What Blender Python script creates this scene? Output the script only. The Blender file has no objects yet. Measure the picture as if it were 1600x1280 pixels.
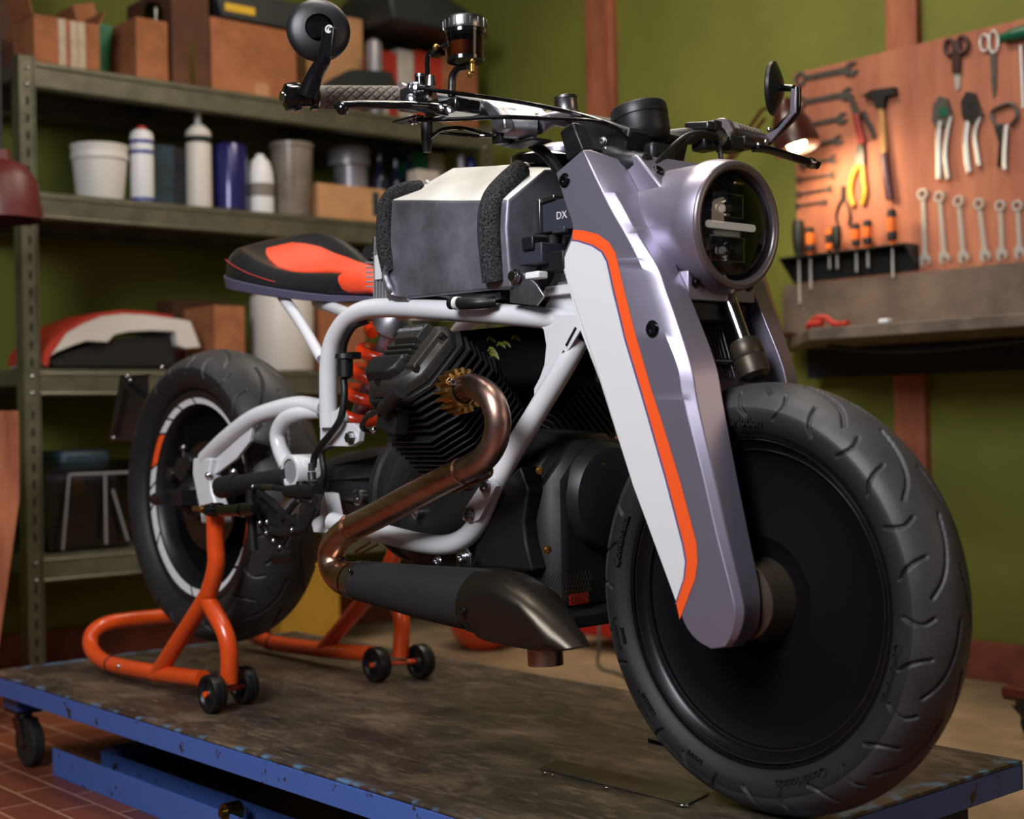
import bpy, bmesh, math, random
import numpy as np
from mathutils import Vector, Matrix, Quaternion
random.seed(4)
PI=math.pi
V=lambda *a: Vector(a[0]) if len(a)==1 else Vector(a)
SC=bpy.context.scene; COL=SC.collection
# ---------------------------------------------------------------- camera: measured from the photograph
CP=V(2.035,-1.590,.5494); yaw=.8540; pit=.0069; rol=.02; FPX=2273.8
_fh=V(-math.sin(yaw),math.cos(yaw),0); _rh=V(math.cos(yaw),math.sin(yaw),0); _Z=V(0,0,1)
_fw=_fh*math.cos(pit)+_Z*math.sin(pit); _u0=_Z*math.cos(pit)-_fh*math.sin(pit)
_r=_rh*math.cos(rol)-_u0*math.sin(rol); _u=_u0*math.cos(rol)+_rh*math.sin(rol)
cd=bpy.data.cameras.new('camera'); cam=bpy.data.objects.new('camera',cd); COL.objects.link(cam); SC.camera=cam
m=Matrix((( _r.x,_u.x,-_fw.x,CP.x),(_r.y,_u.y,-_fw.y,CP.y),(_r.z,_u.z,-_fw.z,CP.z),(0,0,0,1)))
cam.matrix_world=m; cd.sensor_width=36; cd.lens=FPX/1600*36; cd.clip_start=.05; cd.clip_end=50
cd.dof.use_dof=True; cd.dof.focus_distance=2.25; cd.dof.aperture_fstop=3.2
def P(u,v,x=None,y=None,z=None):
    """point of a real plane (x=, y= or z= constant) seen at a place of the photograph: used to measure the bike and the room"""
    d=_fw*FPX+_r*(u-800)+_u*(640-v)
    if y is not None: t=(y-CP.y)/d.y
    elif x is not None: t=(x-CP.x)/d.x
    else: t=(z-CP.z)/d.z
    return CP+d*t
def PX(u,v,p):
    """metres per photo pixel at the depth of p"""
    return (p-CP).dot(_fw)/FPX
def ppm(p): return (Vector(p)-CP).dot(_fw)/FPX
# ---------------------------------------------------------------- materials
def lin(c):
    return tuple((x/255/12.92 if x/255<=.04045 else ((x/255+.055)/1.055)**2.4) for x in c)+(1,)
MT={}
def mat(name,col,rough=.5,metal=0,var=0,vs=8,bump=0,bs=60,coat=0,spec=.5,emit=None,es=0,dark=None,stretch=None,trans=0,alpha=1,ior=1.45,rvar=0,tc='Object'):
    m=bpy.data.materials.new(name); m.use_nodes=True; nt=m.node_tree; b=nt.nodes['Principled BSDF']
    L=nt.links.new
    b.inputs['Base Color'].default_value=lin(col); b.inputs['Roughness'].default_value=rough; b.inputs['Metallic'].default_value=metal
    b.inputs['Specular IOR Level'].default_value=spec; b.inputs['Coat Weight'].default_value=coat; b.inputs['Coat Roughness'].default_value=.08
    b.inputs['Transmission Weight'].default_value=trans; b.inputs['Alpha'].default_value=alpha; b.inputs['IOR'].default_value=ior
    if emit: b.inputs['Emission Color'].default_value=lin(emit); b.inputs['Emission Strength'].default_value=es
    if var or bump or rvar:
        tcn=nt.nodes.new('ShaderNodeTexCoord'); mp=nt.nodes.new('ShaderNodeMapping'); L(tcn.outputs[tc],mp.inputs[0])
        if stretch: mp.inputs['Scale'].default_value=stretch
    if var or rvar:
        n=nt.nodes.new('ShaderNodeTexNoise'); n.inputs['Scale'].default_value=vs; n.inputs['Detail'].default_value=6; n.inputs['Roughness'].default_value=.62
        L(mp.outputs[0],n.inputs['Vector'])
        r=nt.nodes.new('ShaderNodeValToRGB'); r.color_ramp.elements[0].position=.36; r.color_ramp.elements[1].position=.66
        d=dark if dark else tuple(max(0,x*(1-var)) for x in col)
        r.color_ramp.elements[0].color=lin(d); r.color_ramp.elements[1].color=lin(col)
        if var: L(n.outputs['Fac'],r.inputs[0]); L(r.outputs[0],b.inputs['Base Color'])
        if rvar:
            mr=nt.nodes.new('ShaderNodeMapRange'); mr.inputs['From Min'].default_value=.3; mr.inputs['From Max'].default_value=.7
            mr.inputs['To Min'].default_value=rough-rvar; mr.inputs['To Max'].default_value=rough+rvar
            L(n.outputs['Fac'],mr.inputs[0]); L(mr.outputs[0],b.inputs['Roughness'])
    if bump:
        n2=nt.nodes.new('ShaderNodeTexNoise'); n2.inputs['Scale'].default_value=bs; n2.inputs['Detail'].default_value=4
        L(mp.outputs[0],n2.inputs['Vector']); bp=nt.nodes.new('ShaderNodeBump'); bp.inputs['Strength'].default_value=bump; bp.inputs['Distance'].default_value=.002
        L(n2.outputs['Fac'],bp.inputs['Height']); L(bp.outputs[0],b.inputs['Normal'])
    MT[name]=m; return m
mat('fork_paint',(150,143,160),.36,.72,coat=.0,bump=.06,bs=900)
mat('decal_white',(206,205,206),.45,bump=.02,bs=500)
mat('decal_orange',(232,84,28),.5)
mat('decal_purple',(84,74,120),.5)
mat('frame_white',(208,208,211),.28,coat=.4,var=.05,vs=6)
mat('black_satin',(20,20,23),.42,bump=.05,bs=400)
mat('black_matt',(15,15,17),.62,bump=.08,bs=300)
mat('black_gloss',(10,10,12),.14,coat=.6)
mat('engine_black',(24,23,25),.45,bump=.25,bs=350,var=.15,vs=30)
mat('rubber',(30,30,32),.58,bump=.1,bs=200,var=.15,vs=14,spec=.4)
mat('tread_rubber',(62,60,61),.5,bump=.12,bs=160,var=.25,vs=10,spec=.5)
mat('rubber_hose',(16,16,18),.45)
mat('disc_black',(5,6,8),.7,bump=.03,bs=300,spec=.12)
mat('rim_black',(18,18,21),.3,.5)
mat('chrome',(200,200,204),.16,1)
mat('steel',(150,148,148),.3,1,var=.15,vs=40)
mat('steel_dark',(92,90,90),.38,1,var=.2,vs=30)
mat('alu',(176,176,184),.4,1,var=.12,vs=16,bump=.05,bs=120,rvar=.07)
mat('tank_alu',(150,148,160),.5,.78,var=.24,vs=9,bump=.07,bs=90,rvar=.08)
mat('alu_top_lit',(226,226,222),.5,.25,var=.08,vs=12,bump=.05,bs=60)  # lighter copy of the tank metal, overhead light put into the colour
mat('copper',(202,164,144),.33,1,var=.42,vs=9,dark=(120,96,94),rvar=.08,stretch=(1,1,1))
mat('header_steel',(178,158,138),.3,1,var=.5,vs=7,dark=(168,116,92),rvar=.08,stretch=(1,1,5))
mat('brass',(214,170,98),.3,1,var=.25,vs=30)
mat('muffler_black',(24,24,25),.78,bump=.12,bs=260,var=.1,vs=20)
mat('tip_black',(60,54,46),.34,.8,bump=.05,bs=500)
mat('leather_black',(26,26,28),.33,bump=.2,bs=220,coat=.25)
mat('leather_orange',(212,66,34),.48,bump=.2,bs=260,var=.06,vs=20)
mat('seat_base',(92,86,110),.4,.3)
mat('piping_red',(150,40,40),.5)
mat('foam',(74,74,76),.95,bump=1,bs=330,var=.9,vs=330,spec=.1)
mat('spring_orange',(222,58,18),.25,coat=.5)
mat('gold_dark',(120,100,60),.3,1)
mat('grip',(112,104,94),.75,bump=.15,bs=400)
mat('stand_orange',(214,74,22),.3,coat=.45,bump=.03,bs=60,var=.06,vs=10)
mat('caster_black',(16,16,18),.4)
mat('amber_fluid',(190,100,20),.15,spec=.6)
mat('shock_bronze',(66,58,48),.42,.6)
mat('plastic_white',(220,220,222),.4)
mat('plastic_offwhite',(206,200,192),.45)
mat('lens_bar',(246,236,226),.35,emit=(255,240,225),es=.25)
mat('red_plastic',(170,34,26),.4)
mat('label_yellow',(212,170,40),.5)
mat('bezel',(126,116,118),.33,.7)
mat('relay',(44,46,56),.5)
def glassmat(name,tint,rough=.02,dens=.0):
    m=bpy.data.materials.new(name); m.use_nodes=True; nt=m.node_tree; nt.nodes.clear(); L=nt.links.new
    o=nt.nodes.new('ShaderNodeOutputMaterial'); t=nt.nodes.new('ShaderNodeBsdfTransparent'); g=nt.nodes.new('ShaderNodeBsdfGlossy'); mx=nt.nodes.new('ShaderNodeMixShader')
    f=nt.nodes.new('ShaderNodeFresnel'); f.inputs[0].default_value=1.5
    t.inputs[0].default_value=lin(tint); g.inputs['Roughness'].default_value=rough
    L(f.outputs[0],mx.inputs[0]); L(t.outputs[0],mx.inputs[1]); L(g.outputs[0],mx.inputs[2]); L(mx.outputs[0],o.inputs[0]); MT[name]=m; return m
glassmat('lens_glass',(215,220,222)); glassmat('smoke_glass',(150,140,120),.08); glassmat('clear_plastic',(205,205,208),.15)
# ---------------------------------------------------------------- mesh helpers
def nb(): return bmesh.new()
def frame_of(d):
    d=Vector(d).normalized(); a=V(0,0,1) if abs(d.z)<.9 else V(1,0,0)
    x=a.cross(d).normalized(); return x,d.cross(x).normalized(),d
def ring_faces(B,r0,r1,closed=True,mi=0):
    n=len(r0); fs=[]
    for i in range(n if closed else n-1):
        j=(i+1)%n
        try: f=B.faces.new((r0[i],r0[j],r1[j],r1[i])); f.material_index=mi; fs.append(f)
        except ValueError: pass
    return fs
def loft(B,secs,closed=True,caps=True,mi=0):
    R=[[B.verts.new(p) for p in s] for s in secs]
    for a,b in zip(R,R[1:]): ring_faces(B,a,b,closed,mi)
    if caps and closed:
        for r in (R[0],R[-1]):
            try: f=B.faces.new(r); f.material_index=mi
            except ValueError: pass
    return R
def smooth_path(pts,n=6,closed=False):
    pts=[Vector(p) for p in pts]; out=[]; N=len(pts)
    for i in range(N if closed else N-1):
        p0=pts[(i-1)%N] if (closed or i>0) else pts[0]*2-pts[1]
        p1=pts[i]; p2=pts[(i+1)%N]; p3=pts[(i+2)%N] if (closed or i+2<N) else pts[-1]*2-pts[-2]
        for k in range(n):
            t=k/n; out.append(.5*((2*p1)+(p2-p0)*t+(2*p0-5*p1+4*p2-p3)*t*t+(3*p1-p0-3*p2+p3)*t**3))
    if not closed: out.append(pts[-1])
    return out
def tube(B,pts,r,seg=16,n=6,smooth=True,caps=True,closed=False,flat=None,mi=0):
    """r: radius or list of radii per control point; flat=(normal, ratio) squashes"""
    pts=[Vector(p) for p in pts]
    rs=r if isinstance(r,(list,tuple)) else [r]*len(pts)
    if smooth and len(pts)>2:
        sp=smooth_path(pts,n,closed); N=len(sp); M=len(pts)
        rr=[]
        for i in range(N):
            t=i/n; k=int(t)
            a=rs[k%M]; b=rs[(k+1)%M] if (closed or k+1<M) else rs[-1]; rr.append(a+(b-a)*(t-k))
    else: sp=pts; rr=rs
    N=len(sp); secs=[]; up=None
    for i,p in enumerate(sp):
        if closed: d=(sp[(i+1)%N]-sp[i-1])
        else: d=sp[min(i+1,N-1)]-sp[max(i-1,0)]
        if d.length<1e-9: d=V(0,0,1)
        d.normalize()
        if up is None: x,y,_=frame_of(d)
        else:
            x=up-d*up.dot(d)
            if x.length<1e-6: x,y,_=frame_of(d)
            x.normalize(); y=d.cross(x)
        up=x
        s=[]
        for k in range(seg):
            a=2*PI*k/seg; o=(x*math.cos(a)+y*math.sin(a))*rr[i]
            if flat: fn=Vector(flat[0]).normalized(); o=o-fn*o.dot(fn)*(1-flat[1])
            s.append(p+o)
        secs.append(s)
    if closed:
        R=[[B.verts.new(p) for p in s] for s in secs]
        for i in range(N): ring_faces(B,R[i],R[(i+1)%N],True,mi)
    else: loft(B,secs,True,caps,mi)
    return B
def lathe(B,c,axis,prof,seg=48,caps=True,mi=0,full=True):
    """prof: (radius, height along axis)"""
    x,y,d=frame_of(axis); c=Vector(c); R=[]
    for r,h in prof:
        if r<1e-6: R.append([B.verts.new(c+d*h)])
        else: R.append([B.verts.new(c+d*h+(x*math.cos(2*PI*k/seg)+y*math.sin(2*PI*k/seg))*r) for k in range(seg)])
    for a,b in zip(R,R[1:]):
        if len(a)==1 and len(b)==1: continue
        if len(a)==1 or len(b)==1:
            s,l=(a[0],b) if len(a)==1 else (b[0],a)
            for k in range(seg):
                f=B.faces.new((s,l[k],l[(k+1)%seg])); f.material_index=mi
        else: ring_faces(B,a,b,True,mi)
    if caps:
        for r in (R[0],R[-1]):
            if len(r)>2: f=B.faces.new(r); f.material_index=mi
    return B
def cyl(B,a,b,r,seg=24,r2=None,mi=0):
    a=Vector(a);b=Vector(b); return lathe(B,a,b-a,[(r,0),(r2 if r2 is not None else r,(b-a).length)],seg,mi=mi)
def box(B,c,size,rot=None,mi=0):
    c=Vector(c); h=Vector(size)/2; vs=[]
    for sx in(-1,1):
        for sy in(-1,1):
            for sz in(-1,1):
                o=V(sx*h.x,sy*h.y,sz*h.z)
                if rot is not None: o=rot@o
                vs.append(B.verts.new(c+o))
    for f in((0,1,3,2),(4,6,7,5),(0,4,5,1),(2,3,7,6),(0,2,6,4),(1,5,7,3)):
        q=B.faces.new([vs[i] for i in f]); q.material_index=mi
    return B
def bx(B,lo,hi,mi=0):
    lo=Vector(lo);hi=Vector(hi); return box(B,(lo+hi)/2,hi-lo,mi=mi)
def prism(B,pts,off,mi=0):
    pts=[Vector(p) for p in pts]; off=Vector(off)
    a=[B.verts.new(p) for p in pts]; b=[B.verts.new(p+off) for p in pts]
    f=B.faces.new(a); f.material_index=mi; f=B.faces.new(list(reversed(b))); f.material_index=mi
    ring_faces(B,a,b,True,mi); return B
def ball(B,c,r,seg=20,sc=(1,1,1),mi=0):
    prof=[(r*math.sin(PI*k/12),-r*math.cos(PI*k/12)) for k in range(13)]
    st=len(B.verts); lathe(B,(0,0,0),(0,0,1),prof,seg,caps=False,mi=mi); B.verts.ensure_lookup_table()
    for v in B.verts[st:]: v.co=Vector(c)+V(v.co.x*sc[0],v.co.y*sc[1],v.co.z*sc[2])
    return B
def torus(B,c,axis,R,r,seg=48,s2=12,mi=0,sq=1):
    x,y,d=frame_of(axis); c=Vector(c)
    pr=[(R+r*math.cos(2*PI*k/s2),r*sq*math.sin(2*PI*k/s2)) for k in range(s2)]
    RR=[[B.verts.new(c+d*h+(x*math.cos(2*PI*k/seg)+y*math.sin(2*PI*k/seg))*q) for k in range(seg)] for q,h in pr]
    for i in range(s2): ring_faces(B,RR[i],RR[(i+1)%s2],True,mi)
    return B
def bolt(B,c,axis,r=.006,h=.005,mi=0):
    lathe(B,c,axis,[(r*1.3,0),(r*1.3,h*.2),(r,h*.25),(r,h),(r*.85,h*1.1),(r*.5,h*1.1),(r*.45,h*.5),(0,h*.5)],12,mi=mi,caps=False); return B
def text(s,size,depth):
    """extruded lettering as a list of verts and faces, left-bottom at the origin, in the XY plane"""
    c=bpy.data.curves.new('t','FONT'); c.body=s; c.size=size; c.extrude=depth; c.resolution_u=3
    o=bpy.data.objects.new('t',c); COL.objects.link(o); bpy.context.view_layer.update()
    me=bpy.data.meshes.new_from_object(o); vs=[v.co.copy() for v in me.vertices]; fs=[tuple(p.vertices) for p in me.polygons]
    bpy.data.objects.remove(o); bpy.data.curves.remove(c); bpy.data.meshes.remove(me); return vs,fs
def add_text(B,s,size,depth,o,ex,ey,center=True,mi=0):
    vs,fs=text(s,size,depth)
    if not vs: return
    w=max(v.x for v in vs)+min(v.x for v in vs); h=max(v.y for v in vs)
    ex=Vector(ex).normalized(); ey=Vector(ey).normalized(); ez=ex.cross(ey); o=Vector(o); dx=w/2 if center else 0; dy=h/2 if center else 0
    nv=[B.verts.new(o+ex*(v.x-dx)+ey*(v.y-dy)+ez*v.z) for v in vs]
    for f in fs:
        try: q=B.faces.new([nv[i] for i in f]); q.material_index=mi
        except ValueError: pass
WL={}
SPLIT={'bolt','rivet','terminal','slot','cross_rib','grip_band','switch_pod','weld_slot','retaining_spring','reflector','projector','wheel_stripe','orange_stripe_','weld_ring','banjo_fitting','connector','filler_plug','scissor_arm','brake_caliper','wiring','standpipe','bench_leg','batten','control_bracket_','base_frame_'}
def islands(B):
    seen=set(); out=[]
    for v in B.verts:
        if v in seen: continue
        st=[v]; seen.add(v); comp=[]
        while st:
            a=st.pop(); comp.append(a)
            for e in a.link_edges:
                b=e.other_vert(a)
                if b not in seen: seen.add(b); st.append(b)
        out.append(comp)
    return out
def obj(name,B,mats,parent=None,**k):
    if name in SPLIT:
        B.verts.index_update(); isl=islands(B)
        if 1<len(isl)<=100:
            o=None
            for comp in isl:
                N=bmesh.new(); mp={v:N.verts.new(v.co) for v in comp}
                fs=set(f for v in comp for f in v.link_faces)
                for f in fs: q=N.faces.new([mp[v] for v in f.verts]); q.material_index=f.material_index
                o=obj1(name,N,mats,parent,**k)
            B.free(); return o
    return obj1(name,B,mats,parent,**k)
def obj1(name,B,mats,parent=None,smooth=35,bevel=0,bseg=2,subd=0,solid=0):
    me=bpy.data.meshes.new(name); B.normal_update(); bmesh.ops.recalc_face_normals(B,faces=B.faces[:])
    xs=[v.co for v in B.verts]; lo=Vector((min(v.x for v in xs),min(v.y for v in xs),min(v.z for v in xs))); hi=Vector((max(v.x for v in xs),max(v.y for v in xs),max(v.z for v in xs)))
    c=V((lo.x+hi.x)/2,(lo.y+hi.y)/2,lo.z)
    for v in B.verts: v.co=v.co-c
    B.to_mesh(me); B.free()
    if not isinstance(mats,(list,tuple)): mats=[mats]
    for q in mats: me.materials.append(MT[q] if isinstance(q,str) else q)
    if smooth: me.shade_smooth(); me.set_sharp_from_angle(angle=math.radians(smooth))
    o=bpy.data.objects.new(name,me); COL.objects.link(o)
    if parent: o.parent=parent; o.location=c-WL[parent.name]
    else: o.location=c
    WL[o.name]=c
    if bevel: b=o.modifiers.new('bevel','BEVEL'); b.width=bevel; b.segments=bseg; b.limit_method='ANGLE'; b.angle_limit=math.radians(35)
    if subd: s=o.modifiers.new('subd','SUBSURF'); s.levels=subd; s.render_levels=subd
    if solid: s=o.modifiers.new('solid','SOLIDIFY'); s.thickness=solid
    return o
def tag(o,label=None,cat=None,group=None,kind=None):
    if label: o['label']=label
    if cat: o['category']=cat
    if group: o['group']=group
    if kind: o['kind']=kind
    return o
def thing(name,label,cat,loc=(0,0,0),group=None):
    o=bpy.data.objects.new(name,None); o.empty_display_size=.05; COL.objects.link(o); o.location=loc; WL[o.name]=Vector(loc)
    return tag(o,label,cat,group)
def struct(name,B,mats,**k):
    o=obj(name,B,mats,**k); o['kind']='structure'; return o
def copy_tree(o,loc=None,parent=None,label=None):
    c=o.copy(); COL.objects.link(c)
    if parent: c.parent=parent
    if loc is not None: c.location=loc
    if label: c['label']=label
    for ch in list(o.children): copy_tree(ch,parent=c)
    return c
mat('cover_grey',(50,47,43),.42,.35,bump=.15,bs=400)
mat('cap_silver',(186,186,190),.5,.6,var=.1,vs=30)
mat('hub_grey',(120,104,88),.34,.9)
# ================================================================ ROOM
FZ=-.21; XW=-2.5; YW=2.1; CZ=2.75
mat('wall_green',(112,116,42),.8,var=.1,vs=2.5,bump=.15,bs=40)
mat('post_wood',(176,106,72),.6,var=.35,vs=5,stretch=(3,3,.5),bump=.1,bs=60,dark=(120,62,44))
mat('skirting_red',(150,76,56),.6,var=.25,vs=8)
mat('ceiling_boards',(96,76,54),.8,var=.2,vs=6)
def floormat():
    m=bpy.data.materials.new('floor_tiles'); m.use_nodes=True; nt=m.node_tree; L=nt.links.new; b=nt.nodes['Principled BSDF']
    t=nt.nodes.new('ShaderNodeTexCoord'); mp=nt.nodes.new('ShaderNodeMapping'); mp.inputs['Rotation'].default_value=(0,0,0)
    br=nt.nodes.new('ShaderNodeTexBrick'); br.inputs['Scale'].default_value=1; br.inputs['Brick Width'].default_value=.2; br.inputs['Row Height'].default_value=.083
    br.inputs['Mortar Size'].default_value=.0022; br.inputs['Mortar Smooth'].default_value=.2; br.offset=.5
    br.inputs['Color1'].default_value=lin((132,70,44)); br.inputs['Color2'].default_value=lin((108,54,36)); br.inputs['Mortar'].default_value=lin((196,150,118))
    n=nt.nodes.new('ShaderNodeTexNoise'); n.inputs['Scale'].default_value=4; n.inputs['Detail'].default_value=6
    mx=nt.nodes.new('ShaderNodeMix'); mx.data_type='RGBA'; mx.blend_type='MULTIPLY'; mx.inputs[0].default_value=.45
    L(t.outputs['Object'],mp.inputs[0]); L(mp.outputs[0],br.inputs[0]); L(mp.outputs[0],n.inputs[0]); L(br.outputs['Color'],mx.inputs[6]); L(n.outputs['Fac'],mx.inputs[7]); L(mx.outputs[2],b.inputs['Base Color'])
    b.inputs['Roughness'].default_value=.45
    bp=nt.nodes.new('ShaderNodeBump'); bp.inputs['Strength'].default_value=.3; bp.inputs['Distance'].default_value=.002; bp.invert=True; L(br.outputs['Fac'],bp.inputs['Height']); L(bp.outputs[0],b.inputs['Normal'])
    MT['floor_tiles']=m
floormat()
mat('floor_screed',(176,146,112),.7,var=.3,vs=3,bump=.1,bs=60)
B=nb(); bx(B,(XW,-3.2,FZ-.05),(3.6,.62,FZ),0); bx(B,(XW,.62,FZ-.05),(3.6,YW,FZ),1); struct('floor',B,['floor_tiles','floor_screed'],smooth=0)
B=nb(); bx(B,(XW-.1,-3.2,FZ-.05),(XW,YW+.1,CZ)); struct('wall_left',B,'wall_green',smooth=0)
B=nb(); bx(B,(XW,YW,FZ-.05),(3.6,YW+.1,CZ)); struct('wall_back',B,'wall_green',smooth=0)
B=nb(); bx(B,(XW-.1,-3.2,CZ),(3.6,YW+.1,CZ+.1)); struct('ceiling',B,'ceiling_boards',smooth=0)
for i,(a,b_) in enumerate(((P(915,100,y=YW-.03).x,P(956,100,y=YW-.03).x),(P(1383,20,y=YW-.03).x,P(1431,20,y=YW-.03).x))):
    B=nb(); bx(B,(a,YW-.03,FZ),(b_,YW,CZ)); struct('trim_%d'%(i+1),B,'post_wood',bevel=.002)
za=P(1550,1004,y=YW-.02).z
B=nb(); bx(B,(XW,YW-.02,FZ),(3.6,YW,za)); struct('baseboard_back',B,'skirting_red',bevel=.003)
B=nb(); bx(B,(XW,-3.2,FZ),(XW+.02,YW-.02,za)); struct('baseboard_left',B,'skirting_red',bevel=.003)
# ================================================================ LIFT TABLE
def tablemat():
    m=bpy.data.materials.new('table_plate'); m.use_nodes=True; nt=m.node_tree; L=nt.links.new; b=nt.nodes['Principled BSDF']; N=nt.nodes.new
    t=N('ShaderNodeTexCoord'); mp=N('ShaderNodeMapping'); mp.inputs['Scale'].default_value=(1,1.6,1); L(t.outputs['Object'],mp.inputs[0])
    n=N('ShaderNodeTexNoise'); n.inputs['Scale'].default_value=5; n.inputs['Detail'].default_value=9; n.inputs['Roughness'].default_value=.7; n.inputs['Distortion'].default_value=.6; L(mp.outputs[0],n.inputs[0])
    r=N('ShaderNodeValToRGB'); e=r.color_ramp.elements; e[0].position=.34; e[0].color=lin((40,35,31)); e[1].position=.74; e[1].color=lin((122,102,80)); k=e.new(.52); k.color=lin((70,60,50)); L(n.outputs['Fac'],r.inputs[0])
    n2=N('ShaderNodeTexNoise'); n2.inputs['Scale'].default_value=26; n2.inputs['Detail'].default_value=8; n2.inputs['Distortion'].default_value=1.5
    mp2=N('ShaderNodeMapping'); mp2.inputs['Scale'].default_value=(.45,2.2,1); mp2.inputs['Rotation'].default_value=(0,0,.35); L(t.outputs['Object'],mp2.inputs[0]); L(mp2.outputs[0],n2.inputs[0])
    r2=N('ShaderNodeValToRGB'); r2.color_ramp.elements[0].position=.53; r2.color_ramp.elements[1].position=.8; L(n2.outputs['Fac'],r2.inputs[0])
    mx=N('ShaderNodeMix'); mx.data_type='RGBA'; mk=N('ShaderNodeMath'); mk.operation='MULTIPLY'; mk.inputs[1].default_value=.5; L(r2.outputs[0],mk.inputs[0]); L(mk.outputs[0],mx.inputs[0]); L(r.outputs[0],mx.inputs[6]); mx.inputs[7].default_value=lin((150,130,108)); 
    # remains of blue paint along the rim of the plate
    sx=N('ShaderNodeSeparateXYZ'); L(t.outputs['Object'],sx.inputs[0])
    def absgt(o,c,w):
        a=N('ShaderNodeMath'); a.operation='ABSOLUTE'; L(o,a.inputs[0]); g=N('ShaderNodeMapRange'); g.inputs['From Min'].default_value=c-w; g.inputs['From Max'].default_value=c; L(a.outputs[0],g.inputs[0]); return g.outputs[0]
    ex=absgt(sx.outputs[0],1.043,.04); ey=absgt(sx.outputs[1],.4115,.014)
    mm=N('ShaderNodeMath'); mm.operation='MAXIMUM'; L(ex,mm.inputs[0]); L(ey,mm.inputs[1])
    n3=N('ShaderNodeTexNoise'); n3.inputs['Scale'].default_value=22; n3.inputs['Detail'].default_value=8; L(t.outputs['Object'],n3.inputs[0])
    r3=N('ShaderNodeValToRGB'); r3.color_ramp.elements[0].position=.5; r3.color_ramp.elements[1].position=.6; L(n3.outputs['Fac'],r3.inputs[0])
    m2=N('ShaderNodeMath'); m2.operation='MULTIPLY'; L(mm.outputs[0],m2.inputs[0]); L(r3.outputs[0],m2.inputs[1])
    mb=N('ShaderNodeMix'); mb.data_type='RGBA'; L(m2.outputs[0],mb.inputs[0]); L(mx.outputs[2],mb.inputs[6]); mb.inputs[7].default_value=lin((84,120,150))
    L(mb.outputs[2],b.inputs['Base Color']); b.inputs['Metallic'].default_value=.25
    mr=N('ShaderNodeMapRange'); mr.inputs['To Min'].default_value=.3; mr.inputs['To Max'].default_value=.62; L(n.outputs['Fac'],mr.inputs[0]); L(mr.outputs[0],b.inputs['Roughness'])
    bp=N('ShaderNodeBump'); bp.inputs['Strength'].default_value=.12; bp.inputs['Distance'].default_value=.001; L(n2.outputs['Fac'],bp.inputs['Height']); L(bp.outputs[0],b.inputs['Normal'])
    MT['table_plate']=m
tablemat()
def chipped(name,base,chip):
    m=bpy.data.materials.new(name); m.use_nodes=True; nt=m.node_tree; L=nt.links.new; b=nt.nodes['Principled BSDF']; N=nt.nodes.new
    t=N('ShaderNodeTexCoord'); n=N('ShaderNodeTexNoise'); n.inputs['Scale'].default_value=24; n.inputs['Detail'].default_value=9; n.inputs['Roughness'].default_value=.7; L(t.outputs['Object'],n.inputs[0])
    r=N('ShaderNodeValToRGB'); e=r.color_ramp.elements; e[0].position=.375; e[0].color=lin(chip); e[1].position=.39; e[1].color=lin(base); L(n.outputs['Fac'],r.inputs[0]); L(r.outputs[0],b.inputs['Base Color'])
    b.inputs['Roughness'].default_value=.5; MT[name]=m
chipped('lift_blue',(62,92,158),(52,38,30)); chipped('lift_blue_dull',(46,72,132),(40,34,30))
TX0,TX1,TY0,TY1=-1.262,.832,-.322,.505
lift=thing('lift_table','low blue scissor lift table with a worn steel plate under the motorcycle','lift table',(-.2,.09,FZ))
B=nb(); bx(B,(TX0,TY0,-.006),(TX1,TY1,0)); obj('table_plate',B,'table_plate',lift,bevel=.002)
B=nb()
bx(B,(TX0,TY0,-.046),(TX1,TY0+.006,-.0065)); bx(B,(TX0,TY1-.006,-.046),(TX1,TY1,-.0065)); bx(B,(TX0,TY0+.006,-.046),(TX0+.006,TY1-.006,-.0065)); bx(B,(TX1-.006,TY0+.006,-.046),(TX1,TY1-.006,-.0065))
obj('edge_rail',B,'lift_blue',lift,bevel=.001)
B=nb()
for x in (-1.0,-.5,0,.5): bx(B,(x-.02,TY0+.006,-.04),(x+.02,TY1-.006,-.0065))
obj('cross_rib',B,'lift_blue_dull',lift)
B=nb(); bx(B,(TX0+.02,TY0+.03,-.085),(TX0+.1,TY0+.2,-.0465)); obj('caster_bracket',B,'lift_blue_dull',lift,bevel=.003)
B=nb(); bx(B,(.66,-.2,-.105),(.8,.40,-.0465)); obj('end_beam',B,'black_matt',lift,bevel=.003)
# base channel (lower frame) and scissor arm
B=nb(); y0=-.262; xc=P(82,1190,y=y0).x; zc_=P(82,1169,y=y0).z
for (lo,hi) in (((xc,y0,FZ),(.9,y0+.004,zc_)),((xc,y0+.004,FZ),(.9,y0+.07,FZ+.004)),((xc+.1,y0+.066,FZ+.004),(.9,y0+.07,zc_))): bx(B,lo,hi)
obj('base_channel',B,'lift_blue',lift,bevel=.001)
B=nb()
bx(B,(-.93,.38,FZ),(.9,.45,FZ+.085)); bx(B,(-.93,y0+.07,FZ),(-.88,.38,FZ+.07))
obj('base_frame',B,'lift_blue_dull',lift,bevel=.002)
B=nb()
for yy in (-.16,.34): prism(B,[(-.78,yy,FZ+.13),(-.78,yy,FZ+.165),(.7,yy,FZ+.06),(.7,yy,FZ+.02)],(0,.03,0))
obj('scissor_arm',B,'black_matt',lift)
B=nb(); cyl(B,(-.30,y0-.002,FZ+.06),(-.30,y0+.03,FZ+.06),.017,20); cyl(B,(-.30,y0-.01,FZ+.06),(-.30,y0,FZ+.06),.008,12); obj('pivot_roller',B,'gold_dark',lift)
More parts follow.
